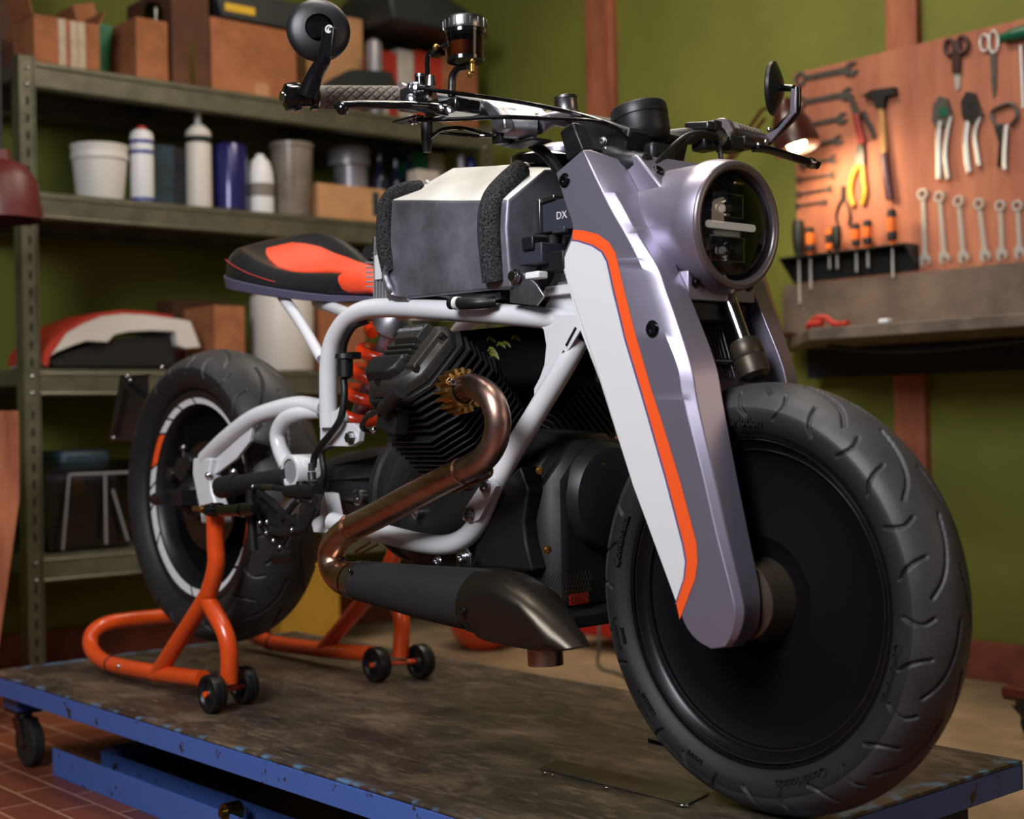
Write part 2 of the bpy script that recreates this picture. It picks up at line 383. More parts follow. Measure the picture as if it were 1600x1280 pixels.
def caster(x,y,r,parent,z0,zt,steer=.3):
    B=nb(); bx(B,(x-.035,y-.03,zt-.006),(x+.035,y+.03,zt)); cyl(B,(x,y,zt-.022),(x,y,zt-.006),.02,16)
    for s in(-1,1): prism(B,[(x-.02,y+s*.021,zt-.02),(x+.025,y+s*.021,zt-.02),(x+.045,y+s*.021,z0+r-.005),(x+.03,y+s*.021,z0+r-.012)],(0,.003,0))
    f=obj('caster_fork',B,'steel_dark',parent)
    c=V(x+.034,y,z0+r); B=nb(); lathe(B,c-V(0,.014,0),(0,1,0),[(r*.55,0),(r*.9,0),(r,.004),(r,.024),(r*.9,.028),(r*.55,.028)],32); obj('caster_tyre',B,'rubber',f)
    B=nb(); lathe(B,c-V(0,.011,0),(0,1,0),[(0,-.005),(.009,-.005),(.009,0),(r*.55,0),(r*.55,.022),(0,.022)],24,caps=False); obj('caster_wheel',B,'gold_dark',f)
pc=P(42,1160,z=FZ+.055)
for x,y in ((pc.x-.034,max(pc.y,TY0+.06)),(pc.x-.034,.38)): caster(x,y,.055,lift,FZ,-.0466 if y>0 else -.0855+.0)
mat('offcut',(96,86,74),.35,.7,var=.3,vs=12)
_pl=True
# metal offcut and thin strips lying on the plate
q=[P(842,1203,z=0),(P(1075,1260,z=0)),(P(1108,1243,z=0)),(P(870,1190,z=0))]
B=nb(); prism(B,[V(p.x,p.y,.0005) for p in q],(0,0,.003)); p_=obj('metal_plate',B,'offcut',bevel=.0012); tag(p_,'flat metal plate offcut with bright edge lying by the front tyre on the worn table','metal plate')
q=[P(1012,1160,z=0),P(1075,1176,z=0),P(1078,1172,z=0),P(1020,1157,z=0)]
B=nb(); prism(B,[V(p.x,p.y,.0005) for p in q],(0,0,.006)); tag(obj('wheel_stop',B,'black_matt',bevel=.0005),'small dark flat bar on the table against the front tyre','bar')
for u,v,w in((849,1207,.014),(861,1210,.010),(945,1230,.013),(933,1224,.004),(1062,1257,.022),(1073,1259,.008),(998,1244,.004)):
    q=P(u,v,z=.0042); B=nb(); ball(B,(q.x,q.y,.0046),w/2,10,(1,.45,.22)); obj('bright_blob',B,'chrome',p_)  # flattened chrome blobs standing in for bright spots along the plate edge
# ================================================================ SHELF RACK
XS=-2.0; XB=-2.42; SY0=.084; SY1=P(766,200,x=XS).y
mat('galv',(118,116,98),.42,.6,var=.18,vs=14,bump=.05,bs=80)
mat('galv_dark',(84,84,74),.5,.5,var=.2,vs=10)
mat('hole_dark',(14,14,12),.9)
rack=thing('shelf_rack','galvanised steel shelf rack with four loaded levels along the left wall','shelf rack',((XS+XB)/2,(SY0+SY1)/2,FZ))
ZT=P(37,86,x=XS).z
LV=[P(60,96,x=XS).z,P(60,299,x=XS).z,P(64,576,x=XS).z,P(70,868,x=XS).z]
for (xx,yy,sx,sy) in ((XS,SY0,-1,1),(XS,SY1,-1,-1),(XB,SY0,1,1),(XB,SY1,1,-1)):
    B=nb(); w=.048
    a,b_=sorted((xx,xx+sx*.0025)); c,d=sorted((yy,yy+sy*w)); bx(B,(a,c,FZ),(b_,d,ZT))
    a,b_=sorted((xx,xx+sx*w)); c,d=sorted((yy,yy+sy*.0025)); bx(B,(a,c,FZ),(b_,d,ZT))
    # folded lips
    a,b_=sorted((xx+.004*(-sx),xx+sx*.0025)); 
    if xx==XS:
        bx(B,(XS,yy+(sy*w if sy>0 else 0)-.004*(sy>0)-.048*(sy<0),FZ),(XS+.005,yy+(sy*w if sy>0 else 0)+.0*(sy>0)-.044*(sy<0),ZT))
        bx(B,(XS,yy-(0 if sy>0 else .005),FZ),(XS+.005,yy+(.005 if sy>0 else 0),ZT))
    po=obj('post',B,'galv',rack)
    if xx==XS:
        B=nb(); z=FZ+.05; yc=yy+sy*.026
        while z<ZT-.05:
            if all(abs(z-(l-.04))>.05 for l in LV): bx(B,(XS-.001,yc-.004,z-.012),(XS+.0008,yc+.004,z+.012))
            z+=.05
        obj('slot',B,'hole_dark',po,smooth=0)
        for l in LV:
            for dz in(-.022,-.07):
                B=nb(); ball(B,(XS+.002,yc,l+dz),.006,10); obj('bolt',B,'chrome',po)
for l in LV:
    B=nb(); h=.078; w=.0
    bx(B,(XB+.004,SY0+.004,l-.004),(XS-.004,SY1-.004,l))
    for X,s in((XS-.006,-1),(XB+.004,1)):
        bx(B,(X-.0,SY0+.004,l-h),(X+.003,SY1-.004,l-.004))
        a,b_=sorted((X,X+s*.03)); bx(B,(a,SY0+.004,l-h),(b_,SY1-.004,l-h+.003))
    for Y in(SY0+.004,SY1-.007): bx(B,(XB+.004,Y,l-h*.6),(XS-.006,Y+.003,l-.004))
    for k in (.35,.68): y=SY0+(SY1-SY0)*k; bx(B,(XB+.02,y-.02,l-.03),(XS-.02,y+.02,l-.004))
    s_=obj('shelf',B,'galv',rack,smooth=0)
    B=nb(); tube(B,[(XS-.001,SY0+.05,l-.014),(XS-.001,SY1-.05,l-.014)],.003,6,smooth=False); tube(B,[(XS-.001,SY0+.05,l-h+.006),(XS-.001,SY1-.05,l-h+.006)],.004,6,smooth=False); obj('shelf_lip',B,'galv',s_)
# ---------------------------------------------------------------- goods on the shelves
mat('carton',(168,106,68),.85,var=.12,vs=10,bump=.15,bs=40,dark=(140,84,52))
mat('carton_tan',(190,140,96),.85,var=.1,vs=10,bump=.1,bs=40)
mat('carton_dark',(96,58,36),.85,var=.2,vs=8,bump=.1,bs=40)
mat('tape',(196,176,150),.4,var=.15,vs=20)
mat('dark_grey_plastic',(46,48,48),.5,var=.2,vs=6)
mat('bucket_white',(214,210,204),.45); mat('can_blue',(34,34,92),.25,.2,coat=.3); mat('label_blue',(50,56,130),.4); mat('label_grey',(120,112,104),.6)
mat('cloth_dark',(34,36,32),.9,bump=.5,bs=20); mat('tub_clear',(150,138,126),.3,trans=.25,var=.25,vs=12); mat('teal_dark',(40,62,74),.5,var=.3,vs=14); mat('card_grey',(74,72,70),.7,var=.3,vs=12)
mat('green_pack',(22,110,70),.5); mat('red_pack',(176,52,38),.5); mat('white_pack',(196,186,176),.55,var=.12,vs=20)
mat('bottle_navy',(26,28,50),.2,coat=.4); mat('tin_grey',(150,146,150),.35,.3,var=.1); mat('mustard',(186,140,44),.6,var=.1,vs=6)
def shelfpt(u,v,dx=-.03): return P(u,v,x=XS+dx)
def carton(lvl,u0,u1,vt,dep,label,m='carton',dx=-.03,rz=0,group=None,flaps=False,tape=False,name='cardboard_box',tilt=0,lift_=0,mark=None,hgt=None):
    z=LV[lvl]+lift_; a=P(u0,vt,x=XS+dx); b=P(u1,vt,x=XS+dx); w=b.y-a.y; yc=(a.y+b.y)/2; h=hgt if hgt else (a.z+b.z)/2-z
    B=nb(); t=.004; x1=XS+dx; x0=x1-dep
    R=Matrix.Rotation(rz,3,'Z')@Matrix.Rotation(tilt,3,'X'); piv=V((x0+x1)/2,yc,z+.001)
    def bb(B,lo,hi,mi=0):
        n=len(B.verts); bx(B,lo,hi,mi); B.verts.ensure_lookup_table()
        for v in B.verts[n:]: v.co=piv+R@(v.co-piv)
    if flaps:
        bb(B,(x0,yc-w/2,z+.001),(x1,yc+w/2,z+.005)); bb(B,(x0,yc-w/2,z+.005),(x0+t,yc+w/2,z+h)); bb(B,(x1-t,yc-w/2,z+.005),(x1,yc+w/2,z+h))
        bb(B,(x0+t,yc-w/2,z+.005),(x1-t,yc-w/2+t,z+h)); bb(B,(x0+t,yc+w/2-t,z+.005),(x1-t,yc+w/2,z+h))
    else: bb(B,(x0,yc-w/2,z+.001),(x1,yc+w/2,z+h))
    if tilt:
        lo=min(v.co.z for v in B.verts)
        for v in B.verts: v.co.z+=z+.001-lo
    o=obj(name,B,m,bevel=.002); tag(o,label,'box',group)
    if flaps:
        B=nb(); fl=dep*.45
        prism(B,[(x0+t,yc-w/2,z+h),(x1-t,yc-w/2,z+h),(x1-t,yc-w/2-fl*.25,z+h+fl*.9),(x0+t,yc-w/2-fl*.25,z+h+fl*.9)],(0,-.003,0)); obj('flap',B,m,o)
        B=nb(); prism(B,[(x0+t,yc+w/2,z+h),(x1-t,yc+w/2,z+h),(x1-t,yc+w/2+fl*.3,z+h+fl*.7),(x0+t,yc+w/2+fl*.3,z+h+fl*.7)],(0,.003,0)); obj('flap',B,m,o)
    if tape:
        for k in tape:
            B=nb(); y=yc-w/2+w*k; bx(B,(x1+.0003,y-.011,z+.003),(x1+.001,y+.011,z+h-.002)); obj('packing_tape',B,'tape',o)
    if mark:
        B=nb(); k0,k1,j0,j1,mm=mark; bx(B,(x1+.0003,yc-w/2+w*k0,z+h*j0),(x1+.001,yc-w/2+w*k1,z+h*j1)); obj('printed_label',B,mm,o)
    return o
def can(lvl,uc,wpx,vt,label,m,cat='can',name='spray_can',prof=None,dx=-.06,parts=(),group=None,seg=32):
    z=LV[lvl]+.001; c=P(uc,vt,x=XS+dx); r=wpx/2*ppm(c); c=V(c.x,c.y,z); h=P(uc,vt,x=XS+dx).z-z
    pr=prof if prof else [(0,0),(.94,0),(1,.02),(1,.9),(.9,.96),(.5,1)]
    B=nb(); lathe(B,c,(0,0,1),[(a*r,b*h) for a,b in pr],seg,caps=True); o=obj(name,B,m); tag(o,label,cat,group)
    for (nm,mm,pp) in parts:
        B=nb(); lathe(B,c,(0,0,1),[(a*r,b*h) for a,b in pp],seg,caps=True); obj(nm,B,mm,o)
    return o
# level 0: cartons
carton(0,-90,44,-60,.13,'large dark brown open carton at the top shelf end by the wall','carton_dark',dx=-.22,flaps=True)
carton(0,53,155,30,.15,'small orange brown carton with pale tape strips on its front','carton',dx=-.015,flaps=True,tape=(.42,.6,.72))
carton(0,146,180,12,.13,'brown carton tilted sideways behind the taped small carton','carton',dx=-.20,tilt=.28)
B=nb(); c=P(163,88,x=XS-.16); zq=LV[0]+.001; prism(B,[P(153,36,x=XS-.17),P(176,42,x=XS-.17),V(XS-.17,P(168,86,x=XS-.17).y,zq),V(XS-.17,P(156,90,x=XS-.17).y,zq)],(-.012,0,0)); 
for v in B.verts: v.co.z+=0
g_=obj('green_sleeve',B,'green_pack'); tag(g_,'small green packet wedged between two brown cartons on the top shelf','packet')
carton(0,212,262,30,.22,'narrow upright brown carton beside the dark gap on the top shelf','carton')
can(0,238,30,6,'dark glass jar standing on the narrow brown carton','smoke_glass','jar','glass_jar',[(0,.60),(.95,.60),(1,.64),(1,.92),(.7,1)],dx=-.10)
carton(0,267,326,-18,.30,'tall dark brown carton in the middle of the top shelf','carton_dark',dx=-.03,mark=(.45,.6,.02,.45,'gold_dark'))
carton(0,329,462,38,.30,'wide brown carton under the black tray, left of the round mirror','carton',mark=(.5,.66,.02,.2,'carton_tan'))
B=nb(); a=P(334,44,x=XS-.02); b=P(480,52,x=XS-.02); zt=LV[0]+ (a.z+b.z)/2-LV[0]
zc=max(a.z,b.z)+.004
secs=[[V(XS-.02-.28*j,y,z) for j,y in ((0,a.y+k),(0,b.y-k),(1,b.y-k),(1,a.y+k))] for k,z in((.03,zc),(.0,zc+.09))]
loft(B,secs); tr=obj('parts_tray',B,'dark_grey_plastic',bevel=.004); tag(tr,'dark grey plastic tray with yellow label resting on the wide carton','tray')
B=nb(); bx(B,(XS-.0185,a.y+.04,zc+.02),(XS-.0175,a.y+.15,zc+.045)); obj('yellow_label',B,'label_yellow',tr)
carton(0,478,566,22,.17,'big light brown carton directly behind the round bar end mirror','carton_tan',dx=-.2)
B=nb(); a=P(505,140,x=XS-.0); 
pts=[P(500,150,x=XS-.01),P(520,124,x=XS-.01),P(550,108,x=XS-.01),P(612,112,x=XS-.01),P(625,150,x=XS-.01)]
loft(B,[[V(p.x-d,p.y,max(LV[0]+.001,p.z-.01*(d>.05))) for p in pts] for d in(0,.04,.08)],closed=True); 
carton_b=obj('tool_bag',B,'cloth_dark',smooth=60); tag(carton_b,'low black cloth bag on the top shelf edge behind the handlebar grip','bag')
B=nb(); y0=P(600,60,x=XS-.05).y; y1=P(758,60,x=XS-.05).y; z0=max(P(590,80,x=XS-.18).z,P(745,80,x=XS-.18).z,P(690,82,x=XS-.18).z)+.004; y0=max(y0,P(566,22,x=XS-.2).y+.012)
pts=[(y0,z0),(y0-.02,z0+.10),(y0+.06,z0+.19),(y0+.2,z0+.14),(y1-.01,z0+.06),(y1,z0)]
loft(B,[[V(XS-.03-d,y,z) for y,z in pts] for d in(0,.32)]); o_=obj('plastic_case',B,'dark_grey_plastic',bevel=.012); tag(o_,'dark grey plastic case on top of the red and white packages','case')
can(0,584,26,62,'round dull silver tin beside the big light brown carton','tin_grey','tin','metal_tin',dx=-.10)
for k,(a,b,t,mm,l,mk) in enumerate(((590,620,80,'red_pack','red packet with white front on the top shelf, left of its twin',(.1,.5,.1,.7,'white_pack')),(622,646,78,'white_pack','white upright packet between two red packets on the top shelf',None),(648,690,82,'red_pack','red packet at the right of the white packet on the top shelf',(.6,.95,.1,.5,'cloth_dark')),(690,745,80,'carton','brown carton under the dark case near the right rack post',None))):
    carton(0,a,b,t,.18,l,mm,mark=mk,name='small_package' if k<3 else 'cardboard_box',dx=-.18)
# level 1
bk=can(1,155,88,229,'white plastic bucket at the left of the second shelf','bucket_white','bucket','plastic_bucket',[(0,0),(.8,0),(.82,.02),(.94,.72),(1,.74),(1,.82),(.97,.84),(1.0,.97),(1.02,1),(.9,1),(.88,.9),(0,.9)],dx=-.09)
can(1,221,36,203,'white and blue spray can with a red cap beside the white bucket','plastic_white',parts=(('red_cap','red_plastic',[(0,.96),(.45,.96),(.45,1.0),(.4,1.04),(0,1.05)]),('blue_band','label_blue',[(1.01,.80),(1.02,.80),(1.02,.85),(1.01,.85)]),('blue_band','label_blue',[(1.01,.66),(1.02,.66),(1.02,.71),(1.01,.71)]),('blue_band','label_blue',[(1.01,.02),(1.02,.02),(1.02,.07),(1.01,.07)])))
carton(1,240,272,226,.16,'dark teal box behind the spray can on the second shelf','teal_dark',dx=-.10,name='small_box')
carton(1,272,300,232,.16,'dark grey box beside the tall white bottle on the second shelf','card_grey',dx=-.12,name='small_box')
can(1,309,40,176,'tall cream bottle with dark neck band and nozzle on the second shelf','plastic_offwhite','bottle','nozzle_bottle',[(0,0),(.95,0),(1,.03),(.98,.66),(.9,.7),(1,.74),(.95,.8),(.5,.86),(.25,.88),(.22,.98),(.3,1),(0,1)],parts=(('neck_band','black_matt',[(.99,.68),(1.02,.68),(1.02,.74),(.99,.74)]),))
can(1,359,54,224,'dark blue can with a glossy stripe of light on the second shelf','can_blue')
can(1,406,42,242,'small white rounded bottle with a dark label on the second shelf','plastic_white','bottle','small_bottle',[(0,0),(.97,0),(1,.03),(1,.55),(.92,.72),(.7,.88),(.35,.96),(.3,1),(0,1)],parts=(('dark_label','label_grey',[(1.01,.28),(1.02,.28),(1.02,.5),(1.01,.5)]),))
can(1,455,68,226,'translucent plastic tub with rusty parts on the second shelf','tub_clear','tub','plastic_tub',[(0,0),(.82,0),(.84,.02),(.97,.93),(1.02,.94),(1.02,1),(.93,1),(.9,.5),(0,.5)])
can(1,548,54,262,'lower pale tin of the stack behind the flat carton','tin_grey','tin','metal_tin',[(0,0),(1,0),(1,1),(0,1)],dx=-.22)
t0=P(542,262,x=XS-.22).z-LV[1]
can(1,545,66,232,'upper wide grey tin stacked on a smaller tin on the second shelf','tin_grey','tin','metal_tin',[(0,t0/(P(545,232,x=XS-.22).z-LV[1])+.01),(1,t0/(P(545,232,x=XS-.22).z-LV[1])+.01),(1,.97),(.95,1),(0,1)],dx=-.22)
carton(1,497,602,291,.10,'flat tan carton with blue mark lying on the second shelf','carton_tan',dx=-.012,mark=(.8,.9,.2,.9,'teal_dark'))
for k,(u_,w,vt,l) in enumerate(((593,26,240,'dark bottle leftmost of the three behind the tank'),(618,24,250,'dark bottle in the middle of the three behind the tank'),(640,22,236,'dark bottle rightmost of the three behind the tank'))):
    can(1,u_,w,vt,l,'bottle_navy','bottle','dark_bottle',[(0,0),(1,0),(1,.62),(.85,.72),(.4,.8),(.36,.9),(.45,.9),(.45,1),(0,1)],dx=-.17,group='dark bottles on the second shelf')
carton(1,640,668,236,.11,'green pack with a red stripe on the second shelf near the right post','green_pack',dx=-.22,name='small_package',mark=(.0,1,.55,.72,'red_pack'))
carton(1,671,694,238,.10,'pale pinkish box beside the green pack on the second shelf','white_pack',dx=-.22,name='small_box')
carton(1,652,686,266,.06,'small white box with red end standing before the green pack','white_pack',dx=-.05,name='small_box',mark=(.8,1,0,.5,'red_pack'))
can(1,720,12,238,'slim pale tube beside the right rack post on the second shelf','tin_grey','tube','slim_tube',dx=-.08)
can(1,736,18,244,'small blue bottle by the right rack post on the second shelf','can_blue','bottle','small_bottle',dx=-.08)
# level 2: fairing, cartons, big white bucket
fx=XS-.03
def FP(u,v,d=0): 
    p=P(u,v,x=fx); return V(fx-d,p.y,p.z)
outer=[(66,571),(68,556),(80,540),(100,520),(125,505),(155,493),(190,489),(230,491),(270,497),(298,502),(306,522),(314,543)]
inner=[(72,572),(74,560),(90,550),(112,541),(135,533),(168,535),(178,524),(200,519),(235,517),(274,518),(277,540),(290,545)]
B=nb()
def shell(B,oo,ii,d0,d1,mi=0):
    loft(B,[[FP(*o,d0),FP(*i,d0),FP(*i,d1),FP(*o,d1)] for o,i in zip(oo,ii)],True,True,mi)
shell(B,outer,inner,.0,.24); fa=obj('fairing',B,'plastic_offwhite',smooth=50,bevel=.003); tag(fa,'old white motorcycle fairing with a red edge on the third shelf','fairing')
B=nb(); o2=[(u-2,v-4) for u,v in outer[:9]]; loft(B,[[FP(*o,-.001),FP(*i,-.001),FP(*i,.245),FP(*o,.245)] for o,i in zip(o2,[(u+ (9 if k<3 else 3),v+(2 if k<3 else 1)) for k,(u,v) in enumerate(outer[:9])])]); obj('red_edge',B,'red_pack',fa)
B=nb(); q=[FP(78,565,.02),FP(100,552,.02),FP(135,542,.02),FP(180,530,.02),FP(230,524,.02),FP(270,524,.02),FP(276,545,.02),FP(278,572,.02),FP(90,572,.02)]; prism(B,q,(-.2,0,0)); obj('inner_panel',B,'black_matt',fa)
carton(2,270,352,470,.12,'brown carton behind the tyre at the right end of the white fairing','carton_dark',dx=-.29,flaps=False)
carton(2,335,382,478,.2,'lighter brown carton between the dark carton and the white bucket','carton',dx=-.03)
can(2,440,98,463,'large white plastic drum under the seat on the third shelf','plastic_offwhite','drum','plastic_drum',[(0,0),(.97,0),(1,.02),(1,.96),(.96,1),(0,1)],dx=-.10)
carton(2,500,570,476,.24,'brown carton behind the frame tube on the third shelf','carton',dx=-.04,name='cardboard_box')
# level 3: clear crate with bits
z=LV[3]; a=P(66,720,x=XS-.03); b=P(214,720,x=XS-.03); h=(a.z+b.z)/2-z
B=nb(); x1=XS-.02; x0=x1-.33; n_=14
def cr(k): return [V(x1-k,a.y+k,0),V(x1-k,b.y-k,0),V(x0+k,b.y-k,0),V(x0+k,a.y+k,0)]
loft(B,[[p+V(0,0,zz) for p in cr(k)] for k,zz in((.025,z+.001),(0,z+h-.02),(-.008,z+h-.02),(-.008,z+h),(.003,z+h),(.027,z+.008))],True,True)
crt=obj('storage_crate',B,'clear_plastic',smooth=0); tag(crt,'clear plastic storage crate with orange and blue bits on the bottom shelf','crate')
mat('rib_plastic',(128,124,124),.4)
for u0,v0,u1,v1 in((108,742,98,860),(164,742,166,850),(176,765,200,845),(108,742,212,738)):
    B=nb(); p0=P(u0,v0,x=x1+.004); p1=P(u1,v1,x=x1+.004); p0.z=max(p0.z,z+.01);p1.z=max(p1.z,z+.01); tube(B,[p0,p1],.004,8,smooth=False); obj('crate_rib',B,'rib_plastic',crt)
mat('bits_blue',(58,70,110),.6,var=.4,vs=20); 
B=nb(); bx(B,(x0+.04,a.y+.04,z+.012),(x1-.04,b.y-.04,z+h*.85)); o_=obj('blue_bag',B,'bits_blue',bevel=.02); tag(o_,'bundle of dark blue bags inside the clear crate','bags')
B=nb(); p0=P(108,815,x=x1-.03); tube(B,[P(140,806,x=x1-.033),P(120,808,x=x1-.033),P(108,818,x=x1-.033),P(118,830,x=x1-.033),P(124,836,x=x1-.033)],.008,10); o_=obj('orange_strap',B,'red_pack'); tag(o_,'orange strap pressed against the front of the clear crate','strap')
B=nb(); ball(B,P(122,762,x=x1-.034),.022,14,(.2,1,1.3)); tag(obj('yellow_tag',B,'carton_tan'),'small pale yellow piece behind the crate window','tag')
B=nb(); bx(B,(x0+.05,a.y+.08,z+h*.85+.002),(x1-.06,b.y-.06,z+h+.03)); tag(obj('blue_cloth',B,'teal_dark',bevel=.015),'dark teal cloth heaped on top of the clear crate','cloth')
carton(3,260,420,720,.3,'dark carton behind the rear wheel on the bottom shelf','carton_dark',dx=-.08)
# ---------------------------------------------------------------- left edge of the picture
B=nb(); tp=P(30,642,x=-1.72); q=[V(-1.66,-.60,FZ+.001),V(-1.66,tp.y-.12,FZ+.001),V(-1.70,P(31,780,x=-1.7).y,P(31,780,x=-1.7).z),V(-1.72,P(30,642,x=-1.72).y,P(30,642,x=-1.72).z),V(-1.72,-.62,P(30,642,x=-1.72).z)]
prism(B,q,(-.02,0,0)); o_=obj('wooden_board',B,'post_wood',bevel=.002); tag(o_,'reddish wooden board standing at the far left before the shelf rack','board')
c=P(4,345,x=-1.6); mat('dark_red',(88,30,26),.45)
B=nb(); lathe(B,c,(0,0,1),[(.098,0),(.101,.002),(.098,.03),(.088,.10),(.06,.14),(.025,.155),(.02,.18),(0,.18)],36,caps=False); o_=obj('pendant_shade',B,'dark_red'); tag(o_,'dark red hanging lamp shade cut by the left edge of the picture','lamp shade')
B=nb(); cyl(B,c+V(0,0,.1801),V(c.x,c.y,CZ-.001),.004,8); obj('cord',B,'rubber_hose',o_)
# ---------------------------------------------------------------- things on the floor behind the lift
B=nb(); ya=P(440,940,x=-1.9).y; yb=P(532,940,x=-1.9).y; bx(B,(-1.97,ya,FZ+.001),(-1.9,yb,P(490,880,x=-1.9).z)); 
tag(obj('mustard_crate',B,'mustard',bevel=.006),'mustard yellow box on the floor behind the exhaust and rear tyre','box')
B=nb(); cc=P(748,1015,z=FZ); r=.09; c0=cc+V(-.0,.02,0); secs=[]
lathe(B,V(c0.x,c0.y,FZ+.001),(0,0,1),[(0,0),(.05,0),(.09,.03),(.115,.08),(.122,.14),(.127,.2),(.117,.2),(.112,.14),(0,.12)],36,caps=False)
o_=obj('orange_tub',B,'stand_orange'); tag(o_,'orange round tub on the floor under the exhaust tip','tub')
xa=P(880,970,y=1.7).x; xb_=P(990,970,y=1.7).x; zt_=P(925,957,y=1.7).z
B=nb(); bx(B,(xa,1.7,FZ+.05),(xb_,1.95,zt_)); tj=obj('trolley_jack',B,'red_plastic',bevel=.012); tag(tj,'low red jack on the floor behind the front tyre','jack')
for xx in (xa+.035,xb_-.035):
    for yy in(1.72,1.92):
        B=nb(); lathe(B,V(xx,yy,FZ+.0255),(0,1,0),[(0,0),(.025,0),(.025,.024),(0,.024)],20,caps=False); obj('wheel',B,'caster_black',tj)
B=nb(); zz=FZ+.006; tube(B,[(P(936,960,y=1.5)),P(936,1010,y=1.5),V(*P(934,1036,z=zz)),V(*P(942,1046,z=zz)),V(*P(965,1052,z=zz)),V(*P(990,1066,z=zz)),V(*P(1020,1085,z=zz))],.005,8); 
mat('cable_grey',(92,92,84),.5); o_=obj('power_cable',B,'cable_grey'); tag(o_,'grey cable hanging down and running over the pale floor','cable')
# trolley at the right edge
tz=thing('dolly','low dark red dolly on black casters at the right edge of the pale floor','dolly',(.35,1.6,FZ))
p=P(1578,1085,y=1.50); zt=p.z
B=nb(); bx(B,(p.x,1.46,zt),(p.x+.5,1.86,P(1578,1069,y=1.5).z)); obj('platform',B,'dark_red',tz,bevel=.004)
for y in(1.5,1.80): caster(p.x+.035,y,(zt-FZ-.03)/2+.005,tz,FZ,zt-.001)
# ================================================================ WORKBENCH AND TOOL BOARD
YB=2.06
mat('bench_top',(120,106,94),.6,.2,var=.3,vs=9,bump=.1,bs=50)
mat('backsplash',(118,100,86),.6,.15,var=.38,vs=5,dark=(84,72,64))
mat('board_wood',(178,112,82),.7,var=.14,vs=5,stretch=(2.2,1,.45),bump=.05,bs=80,dark=(150,88,66))
bxl=P(1222,440,y=2.02).x
zb=P(1300,511,y=1.55).z
bench=thing('workbench','long grey workbench under the tool board at the back wall','workbench',(bxl+.9,1.8,FZ))
bxf=P(1212,520,y=1.55).x; bxf=max(bxf,-.36)
B=nb(); prism(B,[(bxl,2.0199,zb-.032),(bxl,YW-.0301,zb-.032),(1.3,YW-.0301,zb-.032),(1.3,1.55,zb-.032),(bxf,1.55,zb-.032)],(0,0,.032)); obj('bench_top',B,'bench_top',bench,bevel=.003)
B=nb(); 
for x in (.9,1.2): bx(B,(x,1.9,FZ),(x+.05,1.95,zb-.033))
bx(B,(bxl+.12,1.98,zb-.12),(1.25,2.03,zb-.033)); obj('bench_leg',B,'black_matt',bench)
zs=P(1300,440,y=2.03).z
B=nb(); bx(B,(bxl,2.02,zb+.001),(1.3,2.03,zs)); obj('backsplash',B,'backsplash',bench)
B=nb(); tube(B,[V(P(1295,541,y=1.66)),P(1340,546,y=1.66),P(1400,549,y=1.66),P(1480,545,y=1.66),P(1560,536,y=1.66),P(1600,532,y=1.66),P(1640,530,y=1.66)],.006,8); 
tag(obj('hanging_cable',B,'rubber_hose'),'black cable sagging below the front edge of the workbench','cable')
zx=zb+.0095
B=nb(); tube(B,[V(P(1262,503,y=1.62).x,1.62,zx),V(P(1275,500,y=1.60).x,1.6,zx+.02),V(P(1290,498,y=1.6).x,1.60,zx+.02),V(P(1305,503,y=1.585).x,1.585,zx),V(P(1325,505,y=1.58).x,1.58,zx)],.008,8); tube(B,[V(P(1265,507,y=1.585).x,1.585,zx+.005),V(P(1285,507,y=1.58).x,1.58,zx+.005)],.010,8); tag(obj('orange_strap',B,'red_pack'),'orange strap lying on the bench edge beside the fork','strap')
B=nb(); bx(B,(P(1373,507,y=1.56).x,1.556,zb+.0005),(P(1388,507,y=1.56).x,1.58,zb+.012)); tag(obj('rag',B,'plastic_white',bevel=.003),'tiny white scrap on the front edge of the workbench','scrap')
# tool board
c0=P(1240,115,y=YB); c1=P(1247,447,y=YB); xr=.9
B=nb(); bx(B,(c0.x,YB,c1.z),(xr,YB+.012,c0.z)); tb=obj('tool_board',B,'board_wood',bevel=.001); tag(tb,'reddish plywood tool board lit by the lamp above the workbench','tool board')
B=nb(); bx(B,(c0.x+.05,YB+.0125,c1.z+.02),(xr-.05,YW-.0305,c1.z+.05)); bx(B,(c0.x+.05,YB+.0125,c0.z-.05),(xr-.05,YW-.0305,c0.z-.02)); obj('batten',B,'post_wood',tb)
mat('tool_grey',(96,94,88),.45,.5,var=.2,vs=30); mat('tool_chrome',(196,192,184),.38,.55); mat('tool_red',(140,40,26),.45); mat('tool_yellow',(206,150,44),.4); mat('tool_dark',(30,30,28),.5); mat('tool_orange',(228,110,30),.45); mat('handle_wood',(190,140,78),.5,var=.2,vs=20); mat('handle_maroon',(70,28,34),.35); mat('tool_green',(14,86,60),.4); mat('scissor_brown',(58,26,24),.45)
YT=YB+.0004
def T2(o,ang):
    """tool frame on the board: s along the tool, t across"""
    o=Vector(o); cs,sn=math.cos(ang),math.sin(ang)
    return lambda s,t,d=0: V(o.x+s*cs-t*sn,YT-d,o.z+s*sn+t*cs)
def frame2(u0,v0,u1,v1):
    a=P(u0,v0,y=YT); b=P(u1,v1,y=YT); d=b-a; return T2(a,math.atan2(d.z,d.x)),math.hypot(d.x,d.z)
def ring2(B,F,s,t,ro,ri,d0=0,th=.006,seg=20,sq=1):
    o=[[F(s+r*math.cos(2*PI*k/seg)*sq,t+r*math.sin(2*PI*k/seg),dd) for k in range(seg)] for r,dd in((ro,d0),(ro,d0+th),(ri,d0+th),(ri,d0))]
    R=[[B.verts.new(p) for p in s_] for s_ in o]
    for i in range(4): ring_faces(B,R[i],R[(i+1)%4])
def plate2(B,F,pts,d0=0,th=.006): prism(B,[F(s,t,d0) for s,t in pts],(0,-th,0))
